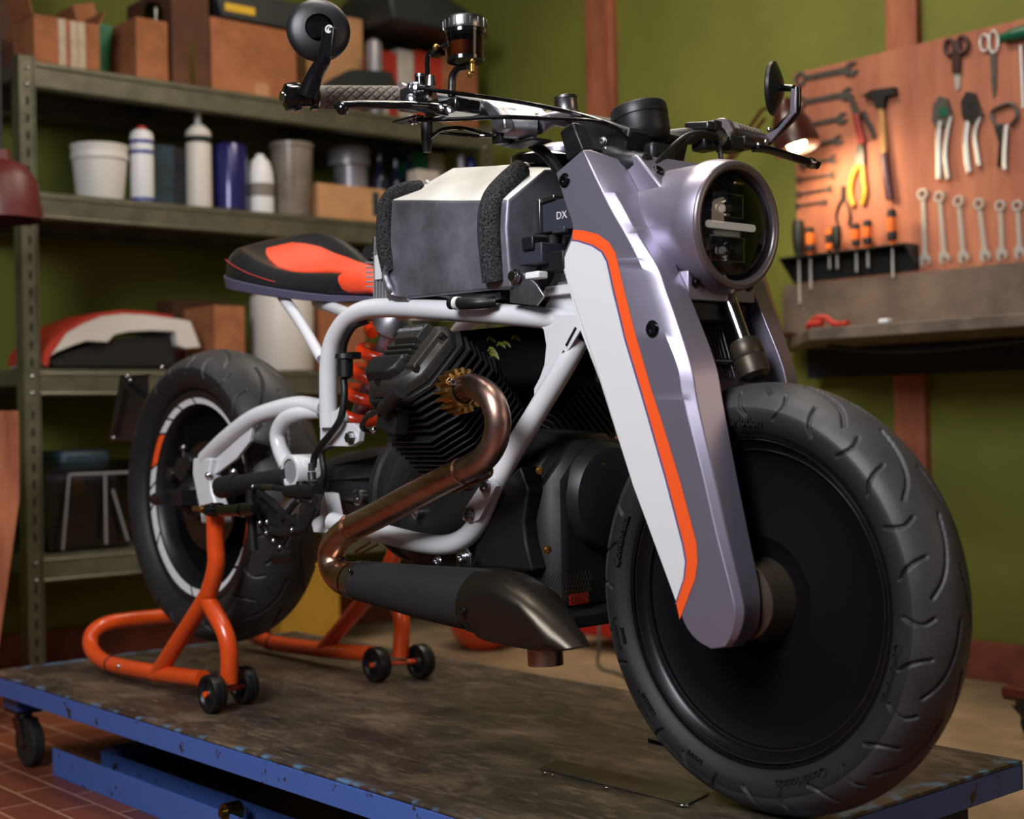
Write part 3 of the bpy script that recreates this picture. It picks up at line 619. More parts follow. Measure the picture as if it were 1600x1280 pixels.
def spanner(u0,v0,u1,v1,w,label,group,mm='tool_grey',ring=True):
    F,L=frame2(u0,v0,u1,v1); B=nb()
    plate2(B,F,[(w*.6,-w*.2),(w*.6,w*.2),(L-w*.6,w*.24),(L-w*.6,-w*.24)],.001,.005)
    if ring: ring2(B,F,0,0,w*.55,w*.3,0,.008)
    a=.26; pts=[(-.75,-.22),(-.75,.22),(-.3,.52),(.15,.56),(.5,.34),(.42,.22),(-.02,.2),(-.08,0),(-.02,-.2),(.42,-.22),(.5,-.34),(.15,-.56),(-.3,-.52)]
    plate2(B,F,[(L+(x*math.cos(a)-y*math.sin(a))*w,(x*math.sin(a)+y*math.cos(a))*w) for x,y in pts],0,.007)
    tag(obj('spanner',B,mm,bevel=.0006),label,'spanner',group)
ordn=['topmost and largest','second','third','fourth','fifth','sixth','seventh','lowest and smallest']
for k,(a) in enumerate(((1252,124,1332,108,20),(1253,161,1326,147,18),(1262,196,1318,185,16),(1268,228,1312,219,14),(1256,257,1304,249,12),(1250,281,1302,273,10),(1249,304,1298,295,9),(1248,322,1290,315,8))):
    spanner(a[0],a[1],a[2],a[3],a[4]*ppm(P(a[0],a[1],y=YT)),'grey open spanner hung level, %s of the eight at the board\'s left'%ordn[k],'spanners hung level on the tool board')
on=['leftmost','second from the left','third from the left','third from the right','second from the right','rightmost']
for k,(u0,v0,u1,v1) in enumerate(((1443,304,1447,408),(1469,308,1477,404),(1499,315,1507,403),(1531,319,1541,401),(1564,322,1567,399),(1591,322,1595,396))):
    spanner(u0,v0,u1,v1,17*ppm(P(u0,v0,y=YT)),'chrome combination spanner hung upright, %s of the six'%on[k],'chrome spanners hung upright','tool_chrome')
def multi(name,label,cat,parts,group=None):
    first=None
    for (nm,mm,f) in parts:
        B=nb(); f(B)
        if first is None: first=tag(obj(name,B,mm,bevel=.0008),label,cat,group)
        else: obj(nm,B,mm,first,bevel=.0008)
    return first
def px(*uv,d=0): return [V(P(u,v,y=YT).x,YT-d,P(u,v,y=YT).z) for u,v in uv]
def tb2(B,uv,r,d=.006,flat=.7): tube(B,px(*uv,d=d),r,10,5,flat=((0,1,0),flat))
def pl2(B,uv,d=.001,th=.008): prism(B,px(*uv,d=d),(0,-th,0))
def pxr(uv,r0,r1,n=18): u,v=uv; return [(u+r0*math.cos(2*PI*k/n),v+r1*math.sin(2*PI*k/n)) for k in range(n)]
def ringpx(B,c,ru,rv,r,d=.006): tube(B,px(*pxr(c,ru,rv),d=d),r,8,3,closed=True)
# hammer
multi('hammer','hammer with a black head and two tone wooden handle on the board','hammer',[
 ('head','tool_dark',lambda B:(pl2(B,[(1352,152),(1368,142),(1390,139),(1403,137),(1405,149),(1390,152),(1386,170),(1374,170),(1370,154)],.0,.024))),
 ('handle','handle_wood',lambda B:(tb2(B,[(1380,168),(1383,200),(1386,242)],.011,.012))),
 ('grip','handle_maroon',lambda B:(tb2(B,[(1385,240),(1389,275),(1394,312)],.013,.0135)))])
multi('pliers','long pliers with red handles crossing the second spanner','pliers',[
 ('jaw','tool_grey',lambda B:(pl2(B,[(1326,144),(1333,146),(1346,176),(1350,184),(1340,184),(1335,170)],.008,.01))),
 ('handle','tool_red',lambda B:(tb2(B,[(1342,180),(1345,195),(1349,210),(1353,226)],.011,.016)))])
multi('pliers','small tool with a curved black handle beside the red pliers','pliers',[
 ('handle','tool_dark',lambda B:(tb2(B,[(1351,175),(1356,188),(1363,200),(1368,218)],.008,.008)))])
multi('pliers','pliers with long yellow handles in the middle of the board','pliers',[
 ('jaw','tool_grey',lambda B:(pl2(B,[(1343,226),(1350,222),(1353,235),(1354,258),(1340,258),(1340,238)],.001,.012))),
 ('handle','tool_yellow',lambda B:(tb2(B,[(1344,258),(1335,275),(1331,300),(1336,322)],.009,.008))),
 ('handle','tool_yellow',lambda B:(tb2(B,[(1350,258),(1352,280),(1354,300),(1350,320)],.009,.008)))])
multi('pliers','small black pliers hung open above the screwdriver rack','pliers',[
 ('jaw','tool_dark',lambda B:(pl2(B,[(1317,291),(1322,291),(1322,312),(1316,312)],.001,.008))),
 ('handle','tool_dark',lambda B:(tb2(B,[(1318,311),(1312,322),(1308,338),(1311,350)],.0045,.006))),
 ('handle','tool_dark',lambda B:(tb2(B,[(1320,311),(1327,322),(1330,338),(1328,352)],.0045,.006)))])
multi('scissors','brown handled scissors with short blades at the top of the board','scissors',[
 ('blade','tool_chrome',lambda B:(pl2(B,[(1492,112),(1502,112),(1501,136),(1497,144),(1494,136)],.001,.005))),
 ('handle','scissor_brown',lambda B:(pl2(B,[(1491,66),(1505,66),(1503,115),(1491,115)],.006,.008),ringpx(B,(1487,75),7.5,12,.006,.01),ringpx(B,(1507,71),8,13,.006,.01)))])
multi('scissors','all metal scissors hanging right of the brown pair','scissors',[
 ('blade','tool_grey',lambda B:(pl2(B,[(1547,82),(1559,86),(1558,140),(1554,154),(1551,140),(1549,95)],.001,.005))),
 ('handle','tool_chrome',lambda B:(ringpx(B,(1555,66),7,17,.004,.008),ringpx(B,(1541,68),7,13,.004,.008)))])
multi('locking_pliers','locking pliers with green jaw, leftmost of the two','pliers',[
 ('jaw','tool_grey',lambda B:(pl2(B,[(1462,165),(1472,151),(1483,155),(1490,180),(1484,196),(1468,205),(1460,190)],.001,.014))),
 ('jaw','tool_green',lambda B:(pl2(B,[(1472,172),(1484,168),(1488,182),(1474,184)],.016,.003))),
 ('handle','tool_chrome',lambda B:(tb2(B,[(1473,190),(1469,215),(1470,250),(1470,280)],.009,.01))),
 ('handle','tool_chrome',lambda B:(tb2(B,[(1488,182),(1482,215),(1480,245),(1484,280)],.007,.01)))])
multi('locking_pliers','dull metal locking pliers between the green jaw pair and the clamp','pliers',[
 ('jaw','steel_dark',lambda B:(pl2(B,[(1505,160),(1514,144),(1526,146),(1533,166),(1539,180),(1528,192),(1512,194),(1507,182)],.001,.014))),
 ('handle','tool_chrome',lambda B:(tb2(B,[(1515,190),(1512,220),(1514,250),(1517,270)],.009,.01))),
 ('handle','tool_chrome',lambda B:(tb2(B,[(1536,176),(1526,210),(1529,235),(1533,260)],.007,.01)))])
multi('clamp','open jawed locking clamp at the right of the board','clamp',[
 ('jaw','steel_dark',lambda B:(tb2(B,[(1563,200),(1553,185),(1557,172),(1584,163),(1592,182),(1582,198)],.006,.01))),
 ('handle','steel_dark',lambda B:(pl2(B,[(1556,196),(1572,194),(1572,215),(1565,260),(1561,262),(1564,225)],.001,.012))),
 ('handle','tool_chrome',lambda B:(tb2(B,[(1576,196),(1574,225),(1573,255),(1574,266)],.007,.012)))])
multi('tee_driver','green handled T driver with bright shaft at the top right','driver',[
 ('shaft','tool_chrome',lambda B:(tb2(B,[(1598,72),(1600,120),(1602,170)],.005,.012))),
 ('handle','tool_green',lambda B:(tb2(B,[(1572,61),(1590,56),(1606,52),(1625,48)],[.012,.018,.019,.016],.02,1))),
 ('end_cap','tool_green',lambda B:(tb2(B,[(1570,62),(1573,61)],.013,.02,1)))])
# screwdriver rack
ra=P(1232,403,y=YT-.05); rb=P(1428,380,y=YT)
B=nb(); z1=ra.z; z0=z1-.075; x0=c0.x-.015; x1=P(1424,395,y=YT-.04).x
bx(B,(x0,YT-.075,z1-.004),(x1,YT-.001,z1)); bx(B,(x0,YT-.003,z0),(x1,YT-.001,z1-.004)); prism(B,[(x1-.003,YT-.001,z1-.004),(x1-.003,YT-.075,z1-.004),(x1-.003,YT-.001,z0)],(.003,0,0)); prism(B,[(x0,YT-.001,z1-.004),(x0,YT-.075,z1-.004),(x0,YT-.001,z0)],(.003,0,0))
tag(obj('screwdriver_rack',B,'tool_dark'),'black sheet metal rack holding screwdrivers at the foot of the board','rack')
sd=[(1247,343,20,'tool_dark',None,475,'large black handled screwdriver at the left end of the rack'),
 (1265,353,14,'tool_orange','tool_dark',452,'orange and black screwdriver second from the left in the rack'),
 (1295,357,12,'tool_dark','tool_orange',420,'slim black screwdriver left of the stubby pair in the rack'),
 (1307,352,16,'tool_dark',None,420,'thick black screwdriver in the middle of the rack'),
 (1337,348,13,'tool_orange','tool_dark',425,'orange screwdriver left one of the close pair in the rack'),
 (1355,343,15,'tool_orange','tool_dark',418,'orange screwdriver right one of the close pair in the rack'),
 (1393,325,15,'tool_orange','tool_dark',434,'tall orange and black screwdriver at the right end of the rack')]
for (u,vt,w,m1,m2,vb,l) in sd:
    yy=YT-.045; a=P(u,vt,y=yy); zt=z1+.001; x=a.x; h=max(.05,a.z-zt); r=w/2*ppm(a)
    B=nb(); lathe(B,(x,yy,zt),(0,0,1),[(0,0),(r*.55,0),(r*.6,h*.1),(r*.85,h*.2),(r,h*.45),(r,h*.8),(r*.8,h*.97),(0,h)],16,caps=False)
    o=obj('screwdriver',B,m1); tag(o,l,'screwdriver','screwdrivers in the rack')
    if m2:
        B=nb(); lathe(B,(x,yy,zt),(0,0,1),[(r*.9,h*.12),(r*1.02,h*.2),(r*1.04,h*.34),(r*1.0,h*.36)],16,caps=False); lathe(B,(x,yy,zt),(0,0,1),[(r*1.0,h*.74),(r*1.04,h*.78),(r*.86,h*.96),(0,h*1.01)],16,caps=False); obj('grip_band',B,m2,o)
    B=nb(); zb_=P(u,vb,y=yy).z; cyl(B,(x,yy,zb_),(x,yy,zt),.0035,10); obj('shaft',B,'tool_chrome',o)
# ---------------------------------------------------------------- desk lamp
mat('lamp_maroon',(56,22,20),.3,coat=.2); mat('lamp_arm',(96,52,36),.35,.4)
YL=1.85
lamp=thing('desk_lamp','maroon shaded desk lamp shining on the tool board behind the far mirror','desk lamp',(P(1203,330,y=YL).x,YL,zb))
ax=(P(1246,231,y=YL+.01)-P(1224,160,y=YL)).normalized(); top=P(1224,158,y=YL)
Ls=(P(1246,231,y=YL)-top).length
B=nb(); lathe(B,top,ax,[(0,0),(.022,.0),(.028,Ls*.12),(.042,Ls*.25),(.058,Ls*.5),(.067,Ls*.8),(.070,Ls),(.067,Ls),(.064,Ls*.8),(.055,Ls*.5),(.039,Ls*.28),(0,Ls*.26)],40,caps=False); obj('lamp_shade',B,'lamp_maroon',lamp)
mat('bulb',(255,240,210),.4,emit=(255,214,150),es=40)
B=nb(); ball(B,top+ax*Ls*.88,.028,20); obj('light_bulb',B,'bulb',lamp)
B=nb(); b0=V(P(1203,330,y=YL).x,YL,zb+.001); lathe(B,b0,(0,0,1),[(0,0),(.075,0),(.075,.012),(.02,.02),(0,.02)],32,caps=False); obj('base',B,'lamp_maroon',lamp)
el=P(1128,262,y=YL); 
B=nb(); tube(B,[b0+V(0,0,.02),el],.006,10,smooth=False); tube(B,[b0+V(.03,0,.02),el+V(.03,0,0)],.006,10,smooth=False); obj('lower_arm',B,'lamp_arm',lamp)
B=nb(); tube(B,[el,P(1190,172,y=YL),top],.006,10,smooth=False); tube(B,[el+V(.01,-.015,-.02),P(1195,185,y=YL-.015)],.006,10,smooth=False); obj('upper_arm',B,'lamp_arm',lamp)
B=nb(); ball(B,el,.016,14); obj('elbow_joint',B,'tool_dark',lamp)
# ================================================================ MOTORCYCLE
bike=thing('motorcycle','custom cafe style motorcycle with orange and white fork blades on the lift table','motorcycle',(0,0,0))
FW=V(.75,0,.297); RW=V(-.75,0,.398)
YA=V(0,1,0)
def resample(pts,n):
    pts=smooth_path([V(a,b,0) for a,b in pts],8); L=[0]
    for a,b in zip(pts,pts[1:]): L.append(L[-1]+(b-a).length)
    out=[]
    j=0
    for k in range(n):
        t=L[-1]*k/(n-1)
        while j<len(L)-2 and L[j+1]<t: j+=1
        f=(t-L[j])/max(1e-9,L[j+1]-L[j]); out.append(pts[j].lerp(pts[j+1],f))
    return out,L[-1]
def tyre(name,c,half,parent,grooves,npitch,segs=1300,nprof=140,gw=.0021,gd=.0045):
    prof=half+[(-y,r) for y,r in reversed(half[:-1])]
    pr,LL=resample(prof,nprof); R=max(p.y for p in pr)
    ys=np.array([p.x for p in pr]); rs=np.array([p.y for p in pr]); tt=np.linspace(-LL/2,LL/2,nprof)
    d=np.gradient(np.stack([ys,rs],1),axis=0); d/=np.linalg.norm(d,axis=1)[:,None]; nrm=np.stack([-d[:,1],d[:,0]],1)
    if nrm[nprof//2,1]<0: nrm=-nrm
    pitch=2*PI*R/npitch; th=np.arange(segs)*2*PI/segs; S=(-th*R)[:,None]+0*tt[None]; T=np.abs(tt)[None]+0*S
    S=S+np.where(tt[None]<0,0,pitch/2); S=np.mod(S,pitch); dist=np.full(S.shape,9.)
    for g in grooves:
        gp=[(p.x,p.y) for p in smooth_path([V(a,b,0) for a,b in g],4)]
        for (ax,ay),(bx_,by) in zip(gp,gp[1:]):
            for sh in(-pitch,0,pitch):
                px_,py_=S-(ax+sh),T-ay; dx,dy=bx_-ax,by-ay; l2=dx*dx+dy*dy+1e-12
                k=np.clip((px_*dx+py_*dy)/l2,0,1); dist=np.minimum(dist,np.hypot(px_-k*dx,py_-k*dy))
    dep=gd*np.clip(1.6-dist/gw,0,1)
    rr=rs[None]-dep*nrm[None,:,1]; yy=ys[None]-dep*nrm[None,:,0]
    X=c.x+rr*np.cos(th)[:,None]; Z=c.z+rr*np.sin(th)[:,None]; Y=c.y+yy
    me=bpy.data.meshes.new(name); org=V(c.x,c.y,c.z-R)
    co=np.stack([X-org.x,Y-org.y,Z-org.z],-1).reshape(-1,3)
    idx=np.arange(segs*nprof).reshape(segs,nprof); nx=np.roll(idx,-1,0)
    f=np.stack([idx[:,:-1],nx[:,:-1],nx[:,1:],idx[:,1:]],-1).reshape(-1,4)
    inner=np.stack([idx[:,-1],nx[:,-1],nx[:,0],idx[:,0]],-1)
    f=np.concatenate([f,inner]); me.from_pydata(co.tolist(),[],f.tolist()); me.materials.append(MT['tread_rubber']); me.materials.append(MT['rubber'])
    tm=(tt[:-1]+tt[1:])/2; side=(np.abs(tm)>LL/2*.60).astype(np.int32); mi=np.concatenate([np.tile(side,segs),np.ones(segs,np.int32)]); me.polygons.foreach_set('material_index',mi)
    me.update(); bm_=bmesh.new(); bm_.from_mesh(me); bmesh.ops.recalc_face_normals(bm_,faces=bm_.faces[:]); bm_.to_mesh(me); bm_.free()
    me.shade_smooth(); me.set_sharp_from_angle(angle=math.radians(50))
    o=bpy.data.objects.new(name,me); COL.objects.link(o); o.parent=parent; o.location=org-WL[parent.name]; WL[o.name]=org; return o
def side_text(B,s,size,c,phi,r,y,dep=.0019,flip=False):
    vs,fs=text(s,size,dep); w=max(v.x for v in vs)
    nv=[]
    for v in vs:
        rr=r+v.y; a=phi-(v.x-w/2)/(r+size*.35)
        if flip: rr=r+size*.7-v.y; a=phi+(v.x-w/2)/(r+size*.35)
        nv.append(B.verts.new((c.x+rr*math.cos(a),y-v.z,c.z+rr*math.sin(a))))
    for f in fs:
        try: B.faces.new([nv[i] for i in f])
        except ValueError: pass
# ---- front wheel
prof=[(.0,-.0)]
B=nb()
rim=[(.222,-.046),(.229,-.047),(.2305,-.044),(.229,-.040),(.223,-.040),(.2195,-.043),(.214,-.036),(.207,-.0305),(.2045,-.031),(.2025,-.027)]
lathe(B,FW,YA,rim+[(.2025,.027),(.207,.03),(.214,.036),(.222,.046),(.232,.046),(.232,.0),(.232,-.03)],128,caps=False)
fw=obj('front_wheel',B,'rim_black',bike,smooth=50)
for rr_e,ye in ((.2298,-.0462),(.2197,-.0433),(.2048,-.0312)):
    B=nb(); torus(B,V(FW.x,ye,FW.z),YA,rr_e,.0006,128,6); obj('rim_glint_ring',B,'steel',fw)  # thin steel rings added for the reflection lines along the rim lip
B=nb(); lathe(B,FW,YA,[(0,-.020),(.055,-.0205),(.083,-.0235),(.086,-.0255),(.089,-.0245),(.17,-.0215),(.1985,-.0235),(.2022,-.0265),(.2022,.024),(0,.02)],96,caps=False); obj('disc_cover',B,'disc_black',fw,smooth=50)
B=nb(); lathe(B,FW,YA,[(0,-.075),(.030,-.075),(.030,-.068),(.052,-.064),(.0535,-.061),(.0535,-.030),(.058,-.0235),(.058,-.02),(0,-.02)],64,caps=False); lathe(B,FW,YA,[(0,.02),(.05,.03),(.05,.068),(.03,.07),(0,.07)],48,caps=False); obj('hub',B,'hub_grey',fw)
Gf=[[(.004,.006),(.045,.013),(.082,.026),(.108,.046)],[(.0,.083),(.006,.071),(.008,.058),(.001,.045)],[(.078,.083),(.066,.073),(.058,.059),(.054,.045)]]
tyre('tyre',FW,[(-.040,.2245),(-.050,.230),(-.0585,.243),(-.0605,.255),(-.0585,.2645),(-.050,.2765),(-.036,.287),(-.018,.2945),(0,.297)],fw,Gf,14)
for (w_,sz,an,rad,yy) in (('Continental',.0175,163,.2385,-.0597),('Continental',.0175,-17,.2385,-.0597),('ROTATION',.0075,197,.250,-.0602),('FRONT',.0075,196.5,.2395,-.0592),('TUBELESS',.009,222,.243,-.0597),('ContiMotion',.0175,-68,.2385,-.0597),('ContiMotion',.0175,92,.2385,-.0597),('RADIAL',.009,247,.243,-.0597)):
    B=nb(); side_text(B,w_,sz,FW,math.radians(an),rad,yy); obj('tyre_lettering',B,'rubber',fw,smooth=0)
B=nb(); side_text(B,'OZ',.014,FW,math.radians(-88),.2075,-.0325,.001); obj('rim_lettering',B,'steel_dark',fw,smooth=0)
# ---- rear wheel
B=nb()
rimr=[(.214,-.060),(.226,-.0615),(.2285,-.0590),(.2270,-.0572),(.1985,-.0522),(.1955,-.050),(.190,-.035),(.186,-.012)]
lathe(B,RW,YA,rimr+[(.186,.03),(.2,.05),(.22,.066),(.232,.066),(.232,0),(.225,-.058)],128,caps=False); rw=obj('rear_wheel',B,'black_satin',bike,smooth=50)
B=nb(); lathe(B,RW,YA,[(0,-.006),(.06,-.006),(.1,-.010),(.18,-.012),(.1865,-.014),(.1865,.02),(0,.02)],96,caps=False); obj('disc_cover',B,'disc_black',rw)
Gr=[[(.004,.008),(.055,.016),(.105,.036),(.138,.060)],[(.0,.108),(.008,.092),(.010,.076),(.001,.058)],[(.098,.108),(.084,.094),(.074,.076),(.070,.058)]]
tyre('tyre',RW,[(-.052,.2265),(-.066,.233),(-.0775,.248),(-.0835,.264),(-.0815,.277),(-.071,.291),(-.052,.303),(-.028,.312),(0,.3155)],rw,Gr,12)
# white stripe ring with black breaks and one orange segment on each side
def ringseg(B,a0,a1,r0,r1,y,slant=.0):
    n=max(3,int((a1-a0)/3)); v=[]
    for r,sl,y in((r0,slant,-.0536),(r1,0,-.0581)):
        v.append([B.verts.new((RW.x+r*math.cos(math.radians(a0+sl+(a1-a0)*k/n)),y,RW.z+r*math.sin(math.radians(a0+sl+(a1-a0)*k/n)))) for k in range(n+1)])
    ring_faces(B,v[0],v[1],False); 
def rang(u,v): p=P(u,v,y=-.0575); return math.degrees(math.atan2(p.z-RW.z,p.x-RW.x))%360
segs=[(-65,-38.6,'w'),(-37,-22,'w'),(-21,2,'o'),(3,20,'w'),(21,26,'w'),(27,99,'w'),(100,117,'w'),(118,131,'w'),(132,144,'w'),(145,167,'o'),(168,179,'w'),(180,191,'w'),(192,212,'w'),(213,264,'w'),(265,294,'w')]
i=0
for k,(nm,mm) in (('w',('wheel_stripe','decal_white')),('o',('orange_stripe','decal_orange'))):
    B=nb()
    for a0,a1,q in segs:
        if q==k: ringseg(B,a0,a1-.9,.1992,.2264,-.0575,-7)
    obj(nm,B,mm,rw,smooth=0)
B=nb(); lathe(B,RW,YA,[(0,-.105),(.016,-.105),(.022,-.10),(.022,-.088),(.034,-.085),(.05,-.07),(.055,-.012),(0,-.01)],48,caps=False); obj('hub',B,'black_satin',rw)
B=nb(); lathe(B,RW,YA,[(.062,-.030),(.118,-.030),(.118,-.034),(.062,-.034),(.062,-.030)],64,caps=False)
obj('brake_disc',B,'steel_dark',rw)
# ---- fork blades
rows=[((866,271),(911,234),(922,235),(972,250)),((881,320),(951,320),(972,320),(1009,320)),((892,360),(977,365),(996,365),(1036,365)),((875,410),(1001,413),(1028,418),(1061,425)),((888,455),(1013,450),(1041,455),(1076,457)),((902,510),(1030,500),(1057,500),(1092,497)),((925,570),(1058,570),(1081,577),(1119,570)),((946,625),(1068,625),(1090,630),(1130,628)),((987,760),(1095,730),(1115,740),(1150,735)),((1021,850),(1118,830),(1137,840),(1169,830)),((1055,944),(1140,915),(1157,925),(1186,915)),((1068,978),(1148,955),(1163,960),(1188,957)),((1085,1000),(1142,990),(1155,993),(1182,985)),((1108,1014),(1132,1011),(1142,1012),(1160,1010))]
YO,YC,YI=-.122,-.112,-.072
L3=[]
for r,sf,ce,inn in rows:
    a=P(*r,y=YO); b=P(*sf,y=YO); c=P(*ce,y=YC); d=P(*inn,y=YI); L3.append((a,b,c,d))
_cols=[smooth_path([r_[k] for r_ in L3],4) for k in range(4)]
L3=list(zip(*_cols))
def blade(mir):
    s=-1 if mir else 1; B=nb(); secs=[]
    for a,b,c,d in L3:
        e=V(a.x+.004,YI,a.z-.001); am=V(a.x+.004,YO,a.z); an=V(a.x,YO+.008,a.z)
        secs.append([V(p.x,p.y*s,p.z) for p in (an,am,b,c,d,e)])
    loft(B,secs); return B
def leg_extras(leg,s):
    B=nb()
    for (u,v) in ((883,282),): q=P(u,v,y=YO); bolt(B,(q.x,s*(YO-.0005)*1,q.z),(0,-s,0),.0085,.004)
    q=P(1020,514,y=YO); bolt(B,(q.x,s*(YO-.0005),q.z),(0,-s,0),.0095,.004); obj('bolt',B,'black_gloss',leg)
legs=[]
for mir in(0,1):
    leg=obj('fork_blade',blade(mir),'fork_paint',bike,smooth=28,bevel=.0012,bseg=2); legs.append(leg)
    s=-1 if mir else 1
    B=nb(); w_=[(893,376),(903,377),(925,384),(940,394),(948,409),(957,450),(976,530),(1000,610),(1013,655),(1040,750),(1066,850),(1071,878),(1068,905),(1055,944),(1021,850),(987,760),(946,625),(925,570),(902,510),(888,455),(876,411)]
    pts=[P(u,v,y=YO-.0006) for u,v in w_]
    B=nb(); vs=[B.verts.new((p.x+(.0035 if k>12 else 0),p.y*s,p.z)) for k,p in enumerate(pts)]; f=B.faces.new(vs); bmesh.ops.triangulate(B,faces=[f])
    obj('white_decal',B,'decal_white',leg,smooth=0)
    oin=[(893,376),(903,377),(925,384),(940,394),(948,409),(957,450),(976,530),(1000,610),(1013,655),(1040,750),(1066,850),(1071,878),(1068,905),(1055,944)]
    oout=[(895,359),(910,360),(934,366),(952,379),(962,396),(972,440),(992,520),(1018,610),(1033,655),(1062,750),(1088,848),(1090,878),(1086,905),(1062,968)]
    B=nb(); a=[]; b=[]
    for (u,v),(u2,v2) in zip(oin,oout):
        p=P(u+ (1.5 if u<1000 else 1.5),v-1,y=YO-.0008); q=P(u2,v2,y=YO-.0008); a.append(B.verts.new((p.x,p.y*s,p.z))); b.append(B.verts.new((q.x,q.y*s,q.z)))
    ring_faces(B,a,b,False); obj('orange_stripe',B,'decal_orange',leg,smooth=0)
    B=nb(); a=[]; b=[]
    for (u,v),(u2,v2) in zip(oin,oout):
        p=P(u-.8,v+.5,y=YO-.001); q=P(u+1.8,v-1.2,y=YO-.001); a.append(B.verts.new((p.x,p.y*s,p.z))); b.append(B.verts.new((q.x,q.y*s,q.z)))
    ring_faces(B,a,b,False); obj('pin_stripe',B,'decal_purple',leg,smooth=0)
    leg_extras(leg,s)
# ---- headlight nacelle and yoke
HL=V(.700,0,P(1156,353,x=.700).z); hr=.0905
B=nb(); ax_=V(1,0,-.04).normalized()
lathe(B,HL,ax_,[(.0745,-.06),(.078,-.008),(.0785,-.0),(.083,.006),(.0895,.004),(.0925,-.004),(.0955,-.022),(.0955,-.034),(.092,-.048),(.090,-.09),(.088,-.17),(.06,-.19),(0,-.19)],72,caps=False); hb=obj('headlight',B,'fork_paint',bike,smooth=40)
B=nb(); torus(B,HL+ax_*.0,ax_,.0845,.0068,72,12); obj('bezel',B,'bezel',hb)
B=nb(); lathe(B,HL,ax_,[(.0775,-.010),(.0765,-.02),(.07,-.05),(.03,-.066),(0,-.066)],48,caps=False); obj('reflector_bowl',B,'black_gloss',hb)
B=nb()
def hp(y,z,d=0): x_,y_,z_=frame_of(ax_); return HL+ax_*d+V(0,y,0)+V(.04,0,1).normalized()*z
def hbar(B,y0,y1,z,h,d,t=.004):
    pts=[hp(y0+h/2+h/2*math.cos(a),z+h/2*math.sin(a),d) for a in [PI/2+PI*k/8 for k in range(9)]]+[hp(y1-h/2+h/2*math.cos(a),z+h/2*math.sin(a),d) for a in [-PI/2+PI*k/8 for k in range(9)]]
    prism(B,pts,ax_*-t)
hbar(B,-.053,.053,0,.0105,-.008); obj('light_bar',B,'lens_bar',hb,bevel=.001)
B=nb()
for z,w,h in((.030,.034,.034),(-.032,.038,.036)):
    secs=[[hp(sx*w*k,z+sz*h/2*k,d) for sx,sz in((-1,-1),(1,-1),(1,1),(-1,1))] for k,d in((1,-.016),(.92,-.016),(.7,-.04),(.2,-.045))]; loft(B,secs,True,False)
obj('reflector',B,'chrome',hb,smooth=0)
B=nb(); 
for y,z in((-.02,.03),(.02,.03),(-.022,-.03),(.022,-.03),(0,-.02)): ball(B,hp(y,z,-.034),.009,14)
obj('projector',B,'lens_glass',hb)
B=nb(); lathe(B,HL,ax_,[(.0775,-.008),(.074,-.003),(.06,.004),(.04,.009),(.02,.0115),(0,.012)],64,caps=False); obj('lens',B,'lens_glass',hb,smooth=80)
B=nb(); add_text(B,'HD 0743',.006,.0003,hp(0,.058,.0045),(0,1,0),(.3,0,1)); obj('lens_marking',B,'brass',hb,smooth=0)
# yoke plates between the blades
lo=[P(1076,456,y=YI),P(1204,472,y=.070)]
xl=P(1100,440,y=YI).x
B=nb(); zt,zb2=HL.z-.070,P(1090,468,y=YI+.01).z; x1=.672
# lower plate, its upper edge cut round below the lamp
n=14; top_=[V(x1,y,max(zt-.016,HL.z-math.sqrt(max(0,.0975**2-y*y))) if abs(y)<.0695 else zt) for y in np.linspace(-.0715,.0715,n)]
pts=[V(x1,-.0715,zb2)]+[V(x1,-.0715,zt+.006)]+top_[1:-1]+[V(x1,.0715,zt+.006),V(x1,.0715,zb2)]
prism(B,pts,(-.15,0,0)); yo=obj('lower_yoke',B,'fork_paint',bike,bevel=.0015)
B=nb(); bx(B,(.53,-.0712,zb2-.027),(x1-.012,.0712,zb2-.0005)); obj('yoke_underside_shade',B,'black_satin',yo,bevel=.002)  # same paint as the yoke; black block puts its shadow into the colour
B=nb(); 
for y in(-.057,.057): bolt(B,(x1+.0005,y,P(1082,441,x=x1).z),(1,0,0),.0065,.004)
obj('bolt',B,'black_gloss',yo)
B=nb(); pu=[P(960,250,y=YI),P(1006,320,y=YI)]
pts=[V(.54,0,.925),V(.575,0,.930),V(.655,0,.845),V(.60,0,.80),V(.50,0,.86)]
prism(B,[V(p.x,-.0715,p.z) for p in pts],(0,.143,0)); uy=obj('upper_yoke',B,'fork_paint',bike,bevel=.004)
B=nb()
for y in(-.052,.052): bolt(B,(.6015,y,.903),(.73,0,.68),.007,.004)
obj('bolt',B,'black_gloss',uy)
# girder shock between the blades and brace over the tyre
sk0=V(.60,.0,.74); sk1=V(.655,.0,.628)
B=nb(); a=P(1150,500,y=.02); b=P(1178,580,y=.02); dd=(b-a).normalized(); lathe(B,b+dd*.012,-dd,[(0,0),(.014,0),(.0225,.006),(.0235,.03),(.0225,.032),(.0235,.034),(.0235,.052),(.021,.056),(.021,.058),(.013,.062),(0,.062)],32,caps=False); fs=obj('front_shock',B,'shock_bronze',bike)
B=nb(); cyl(B,b-dd*.05,b-dd*.16,.0115,20); obj('shock_rod',B,'chrome',fs)
B=nb(); 
for k in range(5): y=-.012-.006*k; tube(B,[P(1148-6*k,590,y=.03),P(1124-6*k,500,y=.03)],.0012,6,smooth=False)
cyl(B,(.655,-.071,.625),(.655,.071,.625),.007,12); obj('brace_rod',B,'steel_dark',fs)
B=nb(); cyl(B,(.665,.035,.620),(.672,.035,.620),.007,12); obj('bolt',B,'chrome',fs)
B=nb(); bx(B,(.52,-.0715,.69),(.56,.0715,.735)); bx(B,(.48,-.0715,.60),(.53,.0715,.69)); obj('steering_link',B,'black_matt',bike,bevel=.006)
